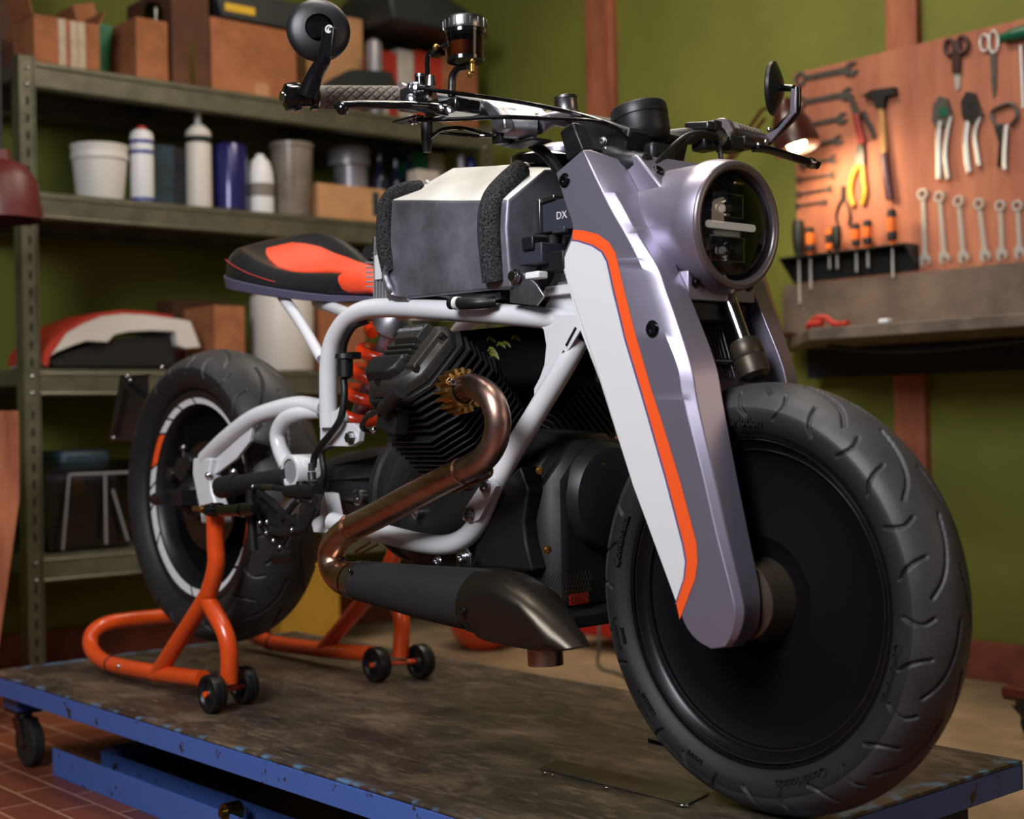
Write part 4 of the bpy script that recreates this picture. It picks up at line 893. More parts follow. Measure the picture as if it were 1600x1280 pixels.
# ---- frame
FY=-.135
def mir(pts): return [V(p.x,-p.y,p.z) for p in pts]
rail=[P(514,668,y=FY),P(513,610,y=FY),P(514,565,y=FY),P(522,530,y=FY),P(542,500,y=FY),P(572,484,y=FY),P(615,481,y=FY),P(680,484,y=FY),P(760,489,y=-.125),P(850,497,y=-.105),P(905,503,y=-.085)]
B=nb(); tube(B,rail,.0165,20); fr=obj('frame',B,'frame_white',bike,smooth=60)
B=nb(); tube(B,mir(rail),.0165,16); obj('frame_tube',B,'frame_white',fr,smooth=60)
dn=[P(905,530,y=-.09),P(880,575,y=-.105),P(838,645,y=-.12),P(800,708,y=-.13),P(772,765,y=-.135),P(748,815,y=-.14),P(727,840,y=-.142),P(698,851,y=-.143),P(655,848,y=-.143),P(595,833,y=-.143),P(520,815,y=-.14)]
B=nb(); tube(B,dn,.0165,20); obj('frame_tube',B,'frame_white',fr,smooth=60)
B=nb(); tube(B,mir(dn),.0165,16); obj('frame_tube',B,'frame_white',fr,smooth=60)
# headstock gusset plates and head tube
gp=[(826,491),(905,492),(913,512),(893,545),(868,586),(846,628),(838,626),(838,607),(847,590),(854,570),(857,540),(853,516),(843,503),(826,500)]
for s in(1,-1):
    B=nb(); pts=[P(u,v,y=-.108) for u,v in gp]; prism(B,[V(p.x,p.y*s-.004*s*0,p.z) for p in pts],(0,-.005*s,0)); obj('gusset_plate',B,'frame_white',fr,bevel=.001)
hp_=[P(849,484,y=-.088),P(879,428,y=-.088),P(895,400,y=-.088),P(905,487,y=-.088)]
for s in(1,-1):
    B=nb(); pts=[V(p.x,p.y*s,p.z) for p in hp_]+[V(.52,-.088*s,.70)]; prism(B,pts,(0,.02*s,0)); obj('head_panel',B,'frame_white',fr,bevel=.002)
B=nb(); cyl(B,(.535,0,.68),(.455,0,.93),.032,28); obj('head_tube',B,'frame_white',fr)
B=nb(); bx(B,(.30,-.1,.735),(.50,.1,.75)); bx(B,(.05,-.118,.722),(.12,.118,.735)); obj('cross_member',B,'frame_white',fr,bevel=.002)
# raised welded seams on the gusset
B=nb()
for (u0,v0,u1,v1) in((885,540,900,512),(866,578,882,548),(848,620,862,590)): tube(B,[P(u0,v0,y=-.1135),P(u1,v1,y=-.1135)],.0022,6,smooth=False)
obj('weld_slot',B,'black_matt',fr)
# rear subframe struts
st=[P(503,561,y=-.12),P(470,505,y=-.10),P(441,463,y=-.085)]
B=nb(); tube(B,st,.0105,16); obj('seat_strut',B,'frame_white',fr); B=nb(); tube(B,mir(st),.0105,16); obj('seat_strut',B,'frame_white',fr)
st=[P(548,492,y=-.105),P(520,481,y=-.06),P(495,472,y=-.03)]
B=nb(); tube(B,st,.011,16); obj('seat_strut',B,'frame_white',fr)
# lower rear bracket of the frame with bolt
def plate(name,uv,y,th,m,par,bev=.001,s=1):
    B=nb(); prism(B,[V(P(u,v,y=y)) for u,v in uv],(0,th,0)); return obj(name,B,m,par,bevel=bev)
br=plate('engine_bracket',[(500,655),(500,697),(548,698),(560,690),(562,672),(553,662),(538,661),(531,635),(526,640)],FY-.004,.012,'frame_white',fr)
B=nb(); q=P(549,684,y=FY-.005); lathe(B,q,(0,-1,0),[(0,0),(.0125,0),(.0125,.002),(.0095,.002),(.0095,.009),(.007,.010),(0,.010)],6,caps=False); obj('bolt',B,'steel',fr,smooth=0)
plate('rear_plate',[(498,770),(508,772),(516,812),(528,822),(512,833),(490,832),(486,815),(500,805)],-.13,.03,'frame_white',fr)
plate('swingarm_plate',[(450,735),(470,752),(452,800),(438,812),(430,806),(445,770)],-.10,.02,'frame_white',fr)
# lower exhaust hanger plate on the down tube and bolts
hg=plate('hanger_plate',[(752,755),(768,748),(775,760),(748,812),(735,818),(722,812),(726,795)],-.158,.008,'frame_white',fr)
B=nb(); 
for u,v in((760,760),(735,804)): q=P(u,v,y=-.159); lathe(B,q,(0,-1,0),[(0,0),(.0105,0),(.0105,.006),(.0085,.007),(.005,.007),(.0045,.002),(0,.002)],20,caps=False)
obj('bolt',B,'steel',fr)
B=nb(); q=[P(713,862,y=-.165),P(716,858,y=-.165),P(728,857,y=-.165),P(735,866,y=-.165),P(736,889,y=-.165),P(713,889,y=-.165)]; prism(B,q,(0,.004,0)); mt=obj('muffler_tab',B,'steel',fr,bevel=.0008)
B=nb(); bolt(B,P(723,872,y=-.1655),(0,-1,0),.008,.006); bolt(B,P(685,878,y=-.1655),(0,-1,0),.007,.006); obj('bolt',B,'chrome',fr)
# ---- swingarm
SY=-.128
arm=[P(505,637,y=-.10),P(470,632,y=-.11),P(430,640,y=-.118),P(392,655,y=-.125),P(352,686,y=SY),P(320,716,y=SY)]
B=nb(); tube(B,arm,[.015,.016,.0165,.0165,.0165,.015],20); sa=obj('swingarm',B,'frame_white',bike,smooth=60)
arm2=[P(316,712,y=SY),P(314,740,y=SY),P(322,780,y=SY),P(333,812,y=SY)]
B=nb(); 
secs=[]
for (ul,ur,v) in((301,330,716),(300,326,740),(306,330,770),(312,341,800),(314,344,818)): a=P(ul,v,y=SY-.012); b=P(ur,v,y=SY-.012); secs.append([a,b,b+V(0,.03,0),a+V(0,.03,0)])
loft(B,secs); obj('axle_plate',B,'frame_white',sa,bevel=.004)
B=nb(); prism(B,[P(u,v,y=SY+.002) for u,v in((318,730),(345,695),(395,662),(390,690),(370,716),(345,735),(330,745))],(0,.008,0)); obj('gusset_plate',B,'frame_white',sa,bevel=.001)
lp=[P(500,643,y=-.10),P(470,645,y=-.115),P(446,655,y=-.12),P(434,676,y=-.12),P(437,700,y=-.12),P(450,728,y=-.12)]
B=nb(); tube(B,lp,[.013,.014,.015,.015,.015,.017],18); obj('pivot_arm',B,'frame_white',sa,smooth=60)
pv=P(452,737,y=-.145); B=nb(); lathe(B,pv,(0,1,0),[(.0235,0),(.0295,0),(.031,.004),(.031,.05),(.0,.05)],40,caps=False); lathe(B,pv,(0,1,0),[(.0235,0),(.0235,.006),(0,.006)],40,caps=False); obj('pivot_boss',B,'frame_white',sa)
B=nb(); lathe(B,pv+V(0,.0045,0),(0,-1,0),[(0,0),(.0225,0),(.0225,.001),(.004,.0012),(0,.0006)],40,caps=False); obj('pivot_cap',B,'cap_silver',sa)
B=nb(); tube(B,[pv+V(.0,.03,0),P(478,728,y=-.12),P(492,738,y=-.10)],[.022,.018,.02],18); obj('pivot_lug',B,'frame_white',sa)
B=nb()
for u,v,r in((326,743,.0075),(365,738,.0075)): ball(B,P(u,v,y=SY-.013),r,12)
obj('bolt',B,'chrome',sa)
# final drive, caliper and axle bits inside the rear wheel
B=nb(); tube(B,[P(243,780,y=-.112),P(262,779,y=-.112)],.0135,20,smooth=False); box(B,P(285,777,y=-.095),(.07,.04,.032)); lathe(B,RW,YA,[(0,-.09),(.03,-.09),(.045,-.075),(.05,-.02),(0,-.02)],40,caps=False); 
bd=obj('final_drive',B,'black_satin',bike)
B=nb(); 
for u,v,w in((290,735,.03),(300,722,.022),(272,742,.018)): q=P(u,v,y=-.075); box(B,q,(w*1.5,.03,w*1.4),Matrix.Rotation(.5,3,'Y'))
obj('brake_caliper',B,'engine_black',bd,bevel=.004)
B=nb(); q=P(287,700,y=-.08); ball(B,q,.008,12); cyl(B,q,q+V(0,0,-.02),.004,10); obj('bleed_valve',B,'steel',bd)
sh=[P(345,762,y=-.162),P(372,758,y=-.155),P(372,758,y=-.155),P(412,752,y=-.145),P(450,746,y=-.135)]
B=nb(); tube(B,[sh[0],sh[1]],.0215,24,smooth=False); tube(B,[sh[1],sh[3],sh[4]],.0185,24,smooth=False); obj('drive_shaft',B,'black_matt',bd)
# ---- number plate bracket left of the rear tyre
B=nb(); yq=.02; q=[P(188,585,y=yq),P(230,585,y=yq),P(232,690,y=yq),P(170,688,y=yq)]; prism(B,q,(0,.004,0)); 
lpk=obj('plate_holder',B,'black_satin',bike)
B=nb(); tube(B,[P(198,588,y=yq-.006),P(177,684,y=yq-.006)],.0045,8,smooth=False); tube(B,[P(198,588,y=yq-.006),P(235,586,y=yq-.006)],.003,8,smooth=False); tube(B,[P(196,600,y=yq-.004),P(235,640,y=.0),P(300,690,y=-.01)],.006,8); obj('holder_edge',B,'steel_dark',lpk)
B=nb()
for u,v in((199,588),(204,594),(177,684),(253,574)): ball(B,P(u,v,y=yq-.012),.0045,10)
obj('bolt',B,'chrome',lpk)
# ---- engine
O=V(.196,0,.446); 
def cylbank(s):
    a=V(0,-s*.7071,.7071); e1=V(1,0,0); e2=V(0,s*.7071,.7071)
    def q(h,x,y): return O+a*h+e1*x+e2*y
    def octo(h,w1,w2,c=.45,cx=0,cy=0): 
        c1=w1*c; c2=w2*c; return [q(h,cx+x,cy+y) for x,y in((-w1,-w2+c2),(-w1+c1,-w2),(w1-c1,-w2),(w1,-w2+c2),(w1,w2-c2),(w1-c1,w2),(-w1+c1,w2),(-w1,w2-c2))]
    B=nb(); loft(B,[octo(h,.056,.056,.5) for h in(.04,.20)]); loft(B,[octo(h,.075,.066,.4) for h in(.20,.262)])
    cb=obj('cylinder',B,'engine_black',bike)
    for i in range(14):
        B=nb(); h=.048+i*.0112; w=.090+.0004*i; loft(B,[octo(h,w,w,.42),octo(h+.0028,w,w,.42)]); obj('cooling_fin',B,'engine_black',cb,bevel=.0006,bseg=1)
    for i in range(5):
        B=nb(); h=.205+i*.0125; w=.096-.002*i; loft(B,[octo(h,w+.004,w-.012,.4),octo(h+.0036,w+.004,w-.012,.4)]); obj('head_fin',B,'engine_black',cb,bevel=.0008,bseg=1)
    B=nb(); loft(B,[octo(.262,.082,.078,.42),octo(.270,.082,.078,.42)]); obj('cover_gasket_plate',B,'engine_black',cb,bevel=.0015)
    # valve cover: rounded block with a flat lettered deck, three steps and a swollen lower lobe
    B=nb(); loft(B,[octo(.270,.074,.072,.45),octo(.286,.072,.070,.45),octo(.297,.064,.062,.5,-.002)]); vc=obj('valve_cover',B,'cover_grey',cb,bevel=.003)
    def blk(nm,x0,x1,y0,y1,h0,h1,tp=.004,m='cover_grey'):
        B=nb(); loft(B,[[q(h0,x0,y0),q(h0,x1,y0),q(h0,x1,y1),q(h0,x0,y1)],[q(h1,x0+tp,y0+tp),q(h1,x1-tp,y0+tp),q(h1,x1-tp,y1-tp),q(h1,x0+tp,y1-tp)]]); return obj(nm,B,m,cb,bevel=.0015)
    blk('cover_deck',-.046,.024,.022,.060,.296,.309)
    for k,(y0,y1) in enumerate(((.008,.014),(-.003,.003),(-.014,-.008))): blk('cover_rib',-.05+.002*k,.026,y0,y1,.296,.3075-.001*k,.001)
    B=nb(); pr=[(-.054,-.016),(.03,-.016),(.034,-.026),(.028,-.046),(.014,-.056),(-.04,-.056),(-.056,-.044),(-.058,-.026)]
    loft(B,[[q(.290,x*1.12,y*1.06) for x,y in pr],[q(.308,x,y) for x,y in pr],[q(.313,x*.85,y*.92-.003) for x,y in pr]]); obj('cover_lobe',B,'black_satin',cb,bevel=.003)
    blk('cover_flank',.034,.066,-.04,.044,.290,.303,.006)
    B=nb(); add_text(B,'MOTO GUZZI',.0098,.0012,q(.3104,-.011,.043),e1,e2) if s>0 else add_text(B,'MOTO GUZZI',.0098,.0012,q(.3104,-.011,.043),-e1,e2); obj('cover_lettering',B,'cap_silver',cb,smooth=0)
    B=nb()
    for x,y in((.062,.036),(.060,-.034),(-.012,-.060),(-.066,-.02),(-.06,.045)): lathe(B,q(.286,x,y),a,[(0,0),(.0065,0),(.0065,.014),(.0035,.014),(.0035,.008),(0,.008)],16,caps=False)
    obj('bolt',B,'steel_dark',cb)
    return q,a,e1,e2,cb
q,a_,e1,e2,cb=cylbank(1); cylbank(-1)
# crankcase, gearbox, sump
B=nb(); secs=[]
for x,w,z0,z1 in((.03,.105,.31,.50),(.08,.115,.29,.53),(.25,.12,.285,.535),(.38,.115,.29,.525),(.405,.09,.31,.50)): secs.append([V(x,-w,z0+.03),V(x,-w*.75,z0),V(x,w*.75,z0),V(x,w,z0+.03),V(x,w,z1-.06),V(x,w*.45,z1),V(x,-w*.45,z1),V(x,-w,z1-.06)])
loft(B,secs); en=obj('engine_case',B,'engine_black',bike,bevel=.006)
B=nb(); lathe(B,V(-.225,0,.418),(1,0,0),[(0,-.075),(.05,-.075),(.07,-.06),(.078,-.02),(.080,.02),(.085,.05),(.087,.10),(.092,.15),(.108,.172),(.122,.19),(.122,.203),(.115,.208),(.120,.213),(.120,.232),(.112,.236),(.112,.40),(0,.40)],64,caps=False); gb=obj('gearbox',B,'engine_black',en,smooth=40)
for k in range(5):
    B=nb(); an=PI+.1+k*.42-.9; c=V(0,math.cos(an),math.sin(an)); prism(B,[V(-.24,0,.418)+c*.078,V(-.05,0,.418)+c*.108,V(-.05,0,.418)+c*.09,V(-.24,0,.418)+c*.07],V(0,-c.z,c.y)*.005); obj('rib',B,'engine_black',en)
B=nb(); qq=P(561,777,y=-.125); lathe(B,qq,(0,-1,0),[(0,-.02),(.0135,-.02),(.0145,0),(.0145,.004),(.011,.006),(.0065,.006),(.0055,.002),(0,.002)],28,caps=False); qq=P(648,803,y=-.13); lathe(B,qq,(0,-1,0),[(0,-.02),(.009,-.02),(.009,0),(.004,.002),(0,.0)],16,caps=False); obj('filler_plug',B,'steel',en)
B=nb(); bx(B,(.0,-.10,.27),(.42,.10,.30)); obj('sump',B,'engine_black',en,bevel=.012)
B=nb(); tube(B,[P(500,772,y=-.10),P(506,740,y=-.10),P(503,705,y=-.10),P(520,695,y=-.10)],.006,10); obj('rib',B,'engine_black',en)
# front timing cover, alternator dome, belly shields, mesh grille
B=nb(); lathe(B,V(.405,0,.425),(1,0,0),[(0,.05),(.05,.05),(.078,.042),(.088,.02),(.09,0)],56,caps=False); obj('alternator_cover',B,'black_satin',en)
B=nb(); secs=[]
for x,w,z0,z1 in((.36,.115,.27,.46),(.41,.105,.262,.52),(.43,.09,.26,.50)): secs.append([V(x,-w,z0),V(x,w,z0),V(x,w,z1-.05),V(x,w*.5,z1),V(x,-w*.5,z1),V(x,-w,z1-.05)])
loft(B,secs); bs=obj('belly_shield',B,'black_satin',bike,bevel=.008)
sp=[(745,800),(812,728),(826,766),(818,815),(822,850),(832,893),(790,890),(740,885)]
B=nb(); prism(B,[P(u,v,y=-.135) for u,v in sp],(0,.06,0)); obj('side_shield',B,'black_satin',bs,bevel=.004)
B=nb(); lo_,hi_=P(840,897,x=.434),P(950,972,x=.434)
prism(B,[V(.40,-.12,.245),V(.40,.12,.245),V(.46,.115,.235),V(.46,-.115,.235)],(0,0,.022)); obj('skid_bar',B,'black_satin',bs,bevel=.004)
# hexagonal mesh
B=nb(); g0=P(841,899,y=-.10); g1=P(928,889,y=-.02)
mr=.0042
def gpt(s,t): 
    top=P(840,899,x=.445).lerp(P(929,888,x=.445),s); bot=P(866,940,x=.445).lerp(P(922,940,x=.445),s); return top.lerp(bot,t)
W=(P(929,888,x=.445)-P(840,899,x=.445)).length; H=.042
nxh=int(W/(mr*1.75)); nyh=int(H/(mr*1.5))
for i in range(nyh):
    for j in range(nxh):
        cx=(j+.5*(i%2)+.5)/ (nxh+.5); cy=(i+.5)/nyh
        hx=[gpt(min(1,max(0,cx+mr*math.cos(PI/6+PI/3*k)/W)),min(1,max(0,cy+mr*math.sin(PI/6+PI/3*k)/H))) for k in range(6)]
        for k in(0,1,2): 
            if (hx[k]-hx[k+1]).length>.001: tube(B,[hx[k],hx[k+1]],.00045,4,smooth=False,caps=False)
obj('mesh_grille',B,'gold_dark',bs,smooth=0)
B=nb(); qq=P(905,938,x=.443); bx(B,qq+V(-.003,-.018,-.006),qq+V(0,.02,.010)); obj('red_tag',B,'red_plastic',bs)
B=nb()
for u,v in((843,735),(940,728),(855,859)): bolt(B,P(u,v,x=.447),(1,-.3,0),.005,.005)
obj('bolt',B,'brass',bs)
# upper duct area above engine (airbox) and ignition lead
B=nb(); bx(B,(.06,-.07,.60),(.40,.07,.70)); obj('airbox',B,'disc_black',bike,bevel=.02,bseg=3)
B=nb(); tube(B,[P(600,640,y=-.26),P(615,622,y=-.27),P(625,612,y=-.27)],[.012,.011,.012],14); sc=obj('spark_plug_cap',B,'engine_black',cb)
B=nb(); tube(B,[P(600,640,y=-.26),P(575,650,y=-.24),P(566,668,y=-.22),P(585,676,y=-.2)],.0045,10); obj('ignition_lead',B,'rubber_hose',cb)
B=nb(); c_=P(615,655,y=-.235); box(B,c_,(.05,.03,.04),Matrix.Rotation(.3,3,'Y')); obj('sensor_block',B,'engine_black',cb,bevel=.004)
B=nb(); ball(B,P(584,672,y=-.22),.006,10); ball(B,P(578,648,y=-.23),.006,10); obj('terminal',B,'chrome',cb)
# wiring behind the frame
B=nb(); 
random.seed(8)
for k in range(7):
    p0=P(770+random.uniform(-12,30),545+random.uniform(-12,25),y=-.06); tube(B,[p0,p0+V(.02,-.01,.014),p0+V(.045,0,-.01),p0+V(.06,.01,-.03)],.0035,6)
mat('lime_wire',(150,150,50),.5,var=.6,vs=40); obj('wiring',B,'lime_wire',bike)
# ---- exhaust
fl=P(722,612,y=-.205)
hd=[P(716,612,y=-.215),P(735,604,y=-.215),P(757,612,y=-.218),P(772,632,y=-.22),P(778,662,y=-.22),P(771,695,y=-.22),P(752,720,y=-.222),P(722,737,y=-.222)]
B=nb(); tube(B,hd,.0195,28,8); hdr=obj('exhaust_header',B,'copper',bike,smooth=60)
sp_=[P(722,737,y=-.222),P(690,752,y=-.222),P(640,778,y=-.22),P(590,805,y=-.215),P(556,822,y=-.21)]
B=nb(); tube(B,sp_,[.0205,.0215,.022,.0225,.0225],28); obj('exhaust_pipe',B,'header_steel',hdr,smooth=60)
bn=[P(556,822,y=-.21),P(533,838,y=-.205),P(519,860,y=-.20),P(520,884,y=-.20),P(532,900,y=-.20),P(550,907,y=-.20)]
B=nb(); tube(B,bn,[.0225,.023,.0235,.024,.0265,.031],28,8); obj('exhaust_bend',B,'header_steel',hdr,smooth=60)
B=nb(); 
for p0,p1,r in((P(548,826,y=-.21),P(546,827,y=-.21),.0238),): torus(B,p0,(sp_[0]-sp_[-1]),r-.0012,.0016,40,8)
torus(B,hd[-1],hd[-1]-hd[-2],.0202,.0014,40,8); obj('weld_ring',B,'header_steel',hdr)
# wire springs
B=nb(); tube(B,[P(590,851,y=-.235),P(560,866,y=-.235),P(556,862,y=-.235),P(578,848,y=-.235)],.0022,8); tube(B,[P(760,735,y=-.20),P(768,732,y=-.20),P(765,745,y=-.20),P(735,758,y=-.20),P(710,770,y=-.20)],.0022,8); obj('retaining_spring',B,'gold_dark',hdr)
dirf=(hd[1]-hd[0]).normalized(); dirf=V(1,-.08,.1).normalized()
B=nb(); x_,y_,z_=frame_of(dirf); cF=hd[0]+dirf*.004
lathe(B,cF,dirf,[(.0195,-.012),(.027,-.012),(.028,-.004),(.027,.008),(.0205,.010)],40,caps=False); fg=obj('exhaust_flange',B,'brass',hdr)
for k in range(16):
    an=2*PI*k/16; c=x_*math.cos(an)+y_*math.sin(an); t_=z_.cross(c); B=nb()
    loft(B,[[cF+c*r+t_*w*s1+dirf*h for s1,h in((-1,-.018),(1,-.018),(1,.012),(-1,.012))] for r,w in((.0255,.0032),(.029,.003),(.033,.0026),(.0345,.0016))]); obj('flange_fin',B,'brass',fg.parent)
B=nb(); bolt(B,cF+x_*.0+V(-.004,-.02,.012),dirf,.006,.014); obj('flange_nut',B,'chrome',hdr)
# muffler
MY=-.205
def msec(ut,vt,ub,vb,ry,y=MY,n=28,pw=1.0,xs=0):
    a=P(ut,vt,y=y); b=P(ub,vb,y=y); c=(a+b)/2; h=(a-b)/2
    return [c+h*math.cos(2*PI*k/n)+V(0,1,0)*ry*math.sin(2*PI*k/n) for k in range(n)]
B=nb(); loft(B,[msec(569,877,562,938,.034),msec(612,880,603,950,.037),msec(675,884,664,968,.041),msec(757,888,741,986,.0445)]); mf=obj('muffler',B,'muffler_black',hdr,smooth=50,bevel=.0)
B=nb(); loft(B,[msec(557,877,550,934,.0325),msec(570,876,563,939,.0346)]); obj('muffler_ring',B,'steel',hdr,smooth=50)
def tsec(top,mid,bot,ry,k,y=MY):
    a=P(*top,y=y); b=P(*bot,y=y); m_=P(*mid,y=y-ry); c=(a+b)/2; h=(a-b)/2; n=8
    def circ(t): return c+h*math.cos(t)-V(0,1,0)*ry*math.sin(t)
    A=[circ(PI/2*i/n) for i in range(n+1)]+[circ(2.15),circ(2.85)]
    Bc=[V(a.x+(m_.x-a.x)*(1-math.cos(PI/2*i/n)),y-ry*math.sin(PI/2*i/n),a.z+(m_.z-a.z)*(1-math.cos(PI/2*i/n))) for i in range(n+1)]+[V(m_.x+(b.x-m_.x)*.5,y-ry*.86,m_.z+(b.z-m_.z)*.5),V(b.x,y-ry*.6,b.z)]
    s=[p.lerp(q_,k) for p,q_ in zip(A,Bc)]
    return s+[V(p.x,2*y-p.y,p.z) for p in reversed(s[1:])]
B=nb(); loft(B,[tsec((755,887.5),(750,915),(739,987),.0450,0),tsec((768,887),(752,916),(752,991),.0452,0),tsec((782,889),(762,922),(764,994),.0452,.75),tsec((803,895),(782,935),(780,999),.0445,1),tsec((835,915),(812,952),(806,1005),.042,1),tsec((862,942),(832,975),(834,1011),.038,1),tsec((888,975),(850,1006),(854,1015),.033,1),tsec((914,1010),(876,1016),(884,1017),.024,1)])
obj('muffler_tip',B,'tip_black',hdr,smooth=28,bevel=.0012)
B=nb(); c=P(850,1006,y=MY+.005); lathe(B,c+V(0,0,.03),(.05,0,-1),[(.0255,0),(.0255,.060),(.0235,.060),(.0235,.0)],36,caps=False); obj('outlet_pipe',B,'header_steel',hdr)
B=nb(); q_=P(722,955,y=MY-.0455); bolt(B,q_,(0,-1,.1),.006,.002); obj('rivet',B,'steel_dark',hdr)
q_=P(547,892,y=MY-.036); B=nb(); ball(B,q_,.004,10); obj('rivet',B,'black_gloss',hdr)
# ---- fuel tank
tx=[.070,.16,.27,.385]
tz=[(.958,.948,.920,.850,.752),(.976,.968,.908,.846,.751),(.968,.956,.893,.842,.750),(.944,.934,.880,.838,.748)]
def tsecn(x,zz,k=0):
    zc,zr,zk,zm,zb_=zz; h=[(0,zc),(.075,zr),(.1515,zk),(.156,zm),(.150,zb_),(0,zb_)]
    return [V(x,-y,z) for y,z in h]+[V(x,y,z) for y,z in reversed(h[1:-1])]
B=nb(); loft(B,[tsecn(x,z) for x,z in zip(tx,tz)],mi=1)
for f in B.faces:
    f.material_index=0
B.normal_update()
bmesh.ops.recalc_face_normals(B,faces=B.faces[:])
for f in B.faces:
    if f.normal.z>.35: f.material_index=1  # upward faces take the copy with the light painted in
tk=obj('fuel_tank',B,['tank_alu','alu_top_lit'],bike,smooth=20,bevel=.004,bseg=3)
def onskin(x,off=0):
    i=max(j for j in range(len(tx)-1) if tx[j]<=x) if x>tx[0] else 0; f=(x-tx[i])/(tx[i+1]-tx[i]); zz=[a+(b-a)*f for a,b in zip(tz[i],tz[i+1])]; return zz
z1=onskin(.35); z0=onskin(.075)
B=nb(); tube(B,[V(.352,-.095,z1[1]-.004),V(.35,-.125,z1[2]+.028),V(.35,-.153,z1[2]-.002),V(.35,-.160,z1[3]),V(.350,-.154,z1[4]+.012)],[.019,.021,.0215,.0215,.020],18,flat=((0,-1,.35),.75)); obj('foam_strip',B,'foam',tk,smooth=60)
B=nb(); tube(B,[V(.080,-.085,z0[1]-.006),V(.078,-.12,z0[2]+.016),V(.076,-.149,z0[2]-.004),V(.076,-.156,z0[3]),V(.08,-.150,z0[4]+.05)],[.016,.016,.0165,.0165,.016],18,flat=((0,-1,.35),.8)); obj('foam_strip',B,'foam',tk,smooth=60)
B=nb(); c=V(.315,-.0,.972); lathe(B,c,(.05,0,1),[(0,-.02),(.062,-.02),(.064,-.004),(.056,.002),(.05,.0025),(.045,-.001),(0,-.001)],48,caps=False); obj('filler_ring',B,'black_gloss',tk)
B=nb(); c=V(.33,.02,.975); lathe(B,c,(.05,0,1),[(.055,-.012),(.052,.006),(.03,.016),(0,.019)],40,caps=False); obj('filler_cap',B,'fork_paint',tk)
B=nb(); q_=P(820,268,y=-.07); lathe(B,q_,(0,0,1),[(0,-.004),(.0075,-.004),(.0075,.008),(0,.008)],20,caps=False); obj('vent_nipple',B,'brass',tk)
B=nb(); ball(B,q_+V(0,0,.010),.008,16,(1,1,.6)); obj('vent_cap',B,'plastic_offwhite',tk)
B=nb(); tube(B,[P(701,271,y=-.075),P(706,279,y=-.08),P(720,283,y=-.082),P(745,276,y=-.078),P(775,266,y=-.072),P(800,262,y=-.07)],.0042,10); obj('white_piping',B,'decal_white',tk)
B=nb(); tube(B,[P(667,283,y=-.075),P(672,287,y=-.08),P(682,283,y=-.075)],.0028,8); obj('small_hook',B,'decal_white',tk)
B=nb(); tube(B,[P(705,283,y=-.088),P(722,292,y=-.098),P(745,292,y=-.1),P(770,282,y=-.09),P(787,270,y=-.078)],.0025,8); obj('tank_bead',B,'alu_top_lit',tk)
# tank tray and bits below
B=nb(); bx(B,(.12,-.125,.735),(.34,.125,.7495)); obj('tank_tray',B,'black_matt',bike,bevel=.003)
B=nb(); tube(B,[P(682,459,y=-.13),P(720,463,y=-.13),P(780,462,y=-.13)],.006,12); obj('tray_edge',B,'alu',tk)
B=nb(); tube(B,[P(705,474,y=-.165),P(714,474,y=-.165),P(745,474,y=-.16),P(775,472,y=-.14)],[.010,.0095,.009,.009],14); obj('fuel_hose',B,'rubber_hose',tk)
B=nb(); cyl(B,P(712,474,y=-.1655),P(718,474,y=-.165),.0105,16); obj('hose_clip',B,'decal_white',tk)
B=nb(); pts=[P(605,415,y=-.158),P(602,432,y=-.158),P(608,450,y=-.158),P(616,462,y=-.152),P(640,466,y=-.148)]; tube(B,pts,.006,10); obj('tank_bracket',B,'alu',tk)
pb=[(797,428),(796,472),(838,478),(850,462),(838,444),(818,426)]
B=nb(); prism(B,[P(u,v,y=-.142) for u,v in pb],(0,.004,0)); obj('coil_bracket',B,'alu',bike,bevel=.001)
B=nb(); q_=P(806,432,y=-.146); lathe(B,q_,(0,-1,0),[(0,0),(.011,0),(.011,.003),(.008,.004),(.008,.009),(0,.009)],20,caps=False); obj('bolt',B,'chrome',tk)
# finned rectifier behind the tank
B=nb(); yr=-.118; bx(B,P(584,470,y=yr)-V(0,.0,-.01),P(608,366,y=yr)+V(0,.05,0)); rc=obj('rectifier',B,'steel',bike,bevel=.001)
for k in range(5):
    B=nb(); u=583+k*4.6; a=P(u,468,y=yr-.008); b=P(u+1.5,370,y=yr-.008); prism(B,[a,V(a.x+.0025,a.y,a.z),V(b.x+.0025,b.y,b.z),b],(0,.01,0)); obj('heat_fin',B,'cap_silver',rc)
B=nb(); bx(B,P(586,437,y=yr-.011),P(600,397,y=yr-.011)+V(0,.003,0)); obj('paper_label',B,'decal_white',rc)
for k in range(9):
    B=nb(); v=388+k*7.5 if k>0 else 386; a=P(572,v,y=yr+.01); b=P(584,v,y=yr+.01); cyl(B,a,b,.0016,8); obj('heat_fin',B,'cap_silver',rc)
B=nb(); cyl(B,P(577,394,y=yr+.004),P(577,394,y=yr+.012),.012,18); obj('connector',B,'rubber_hose',rc)
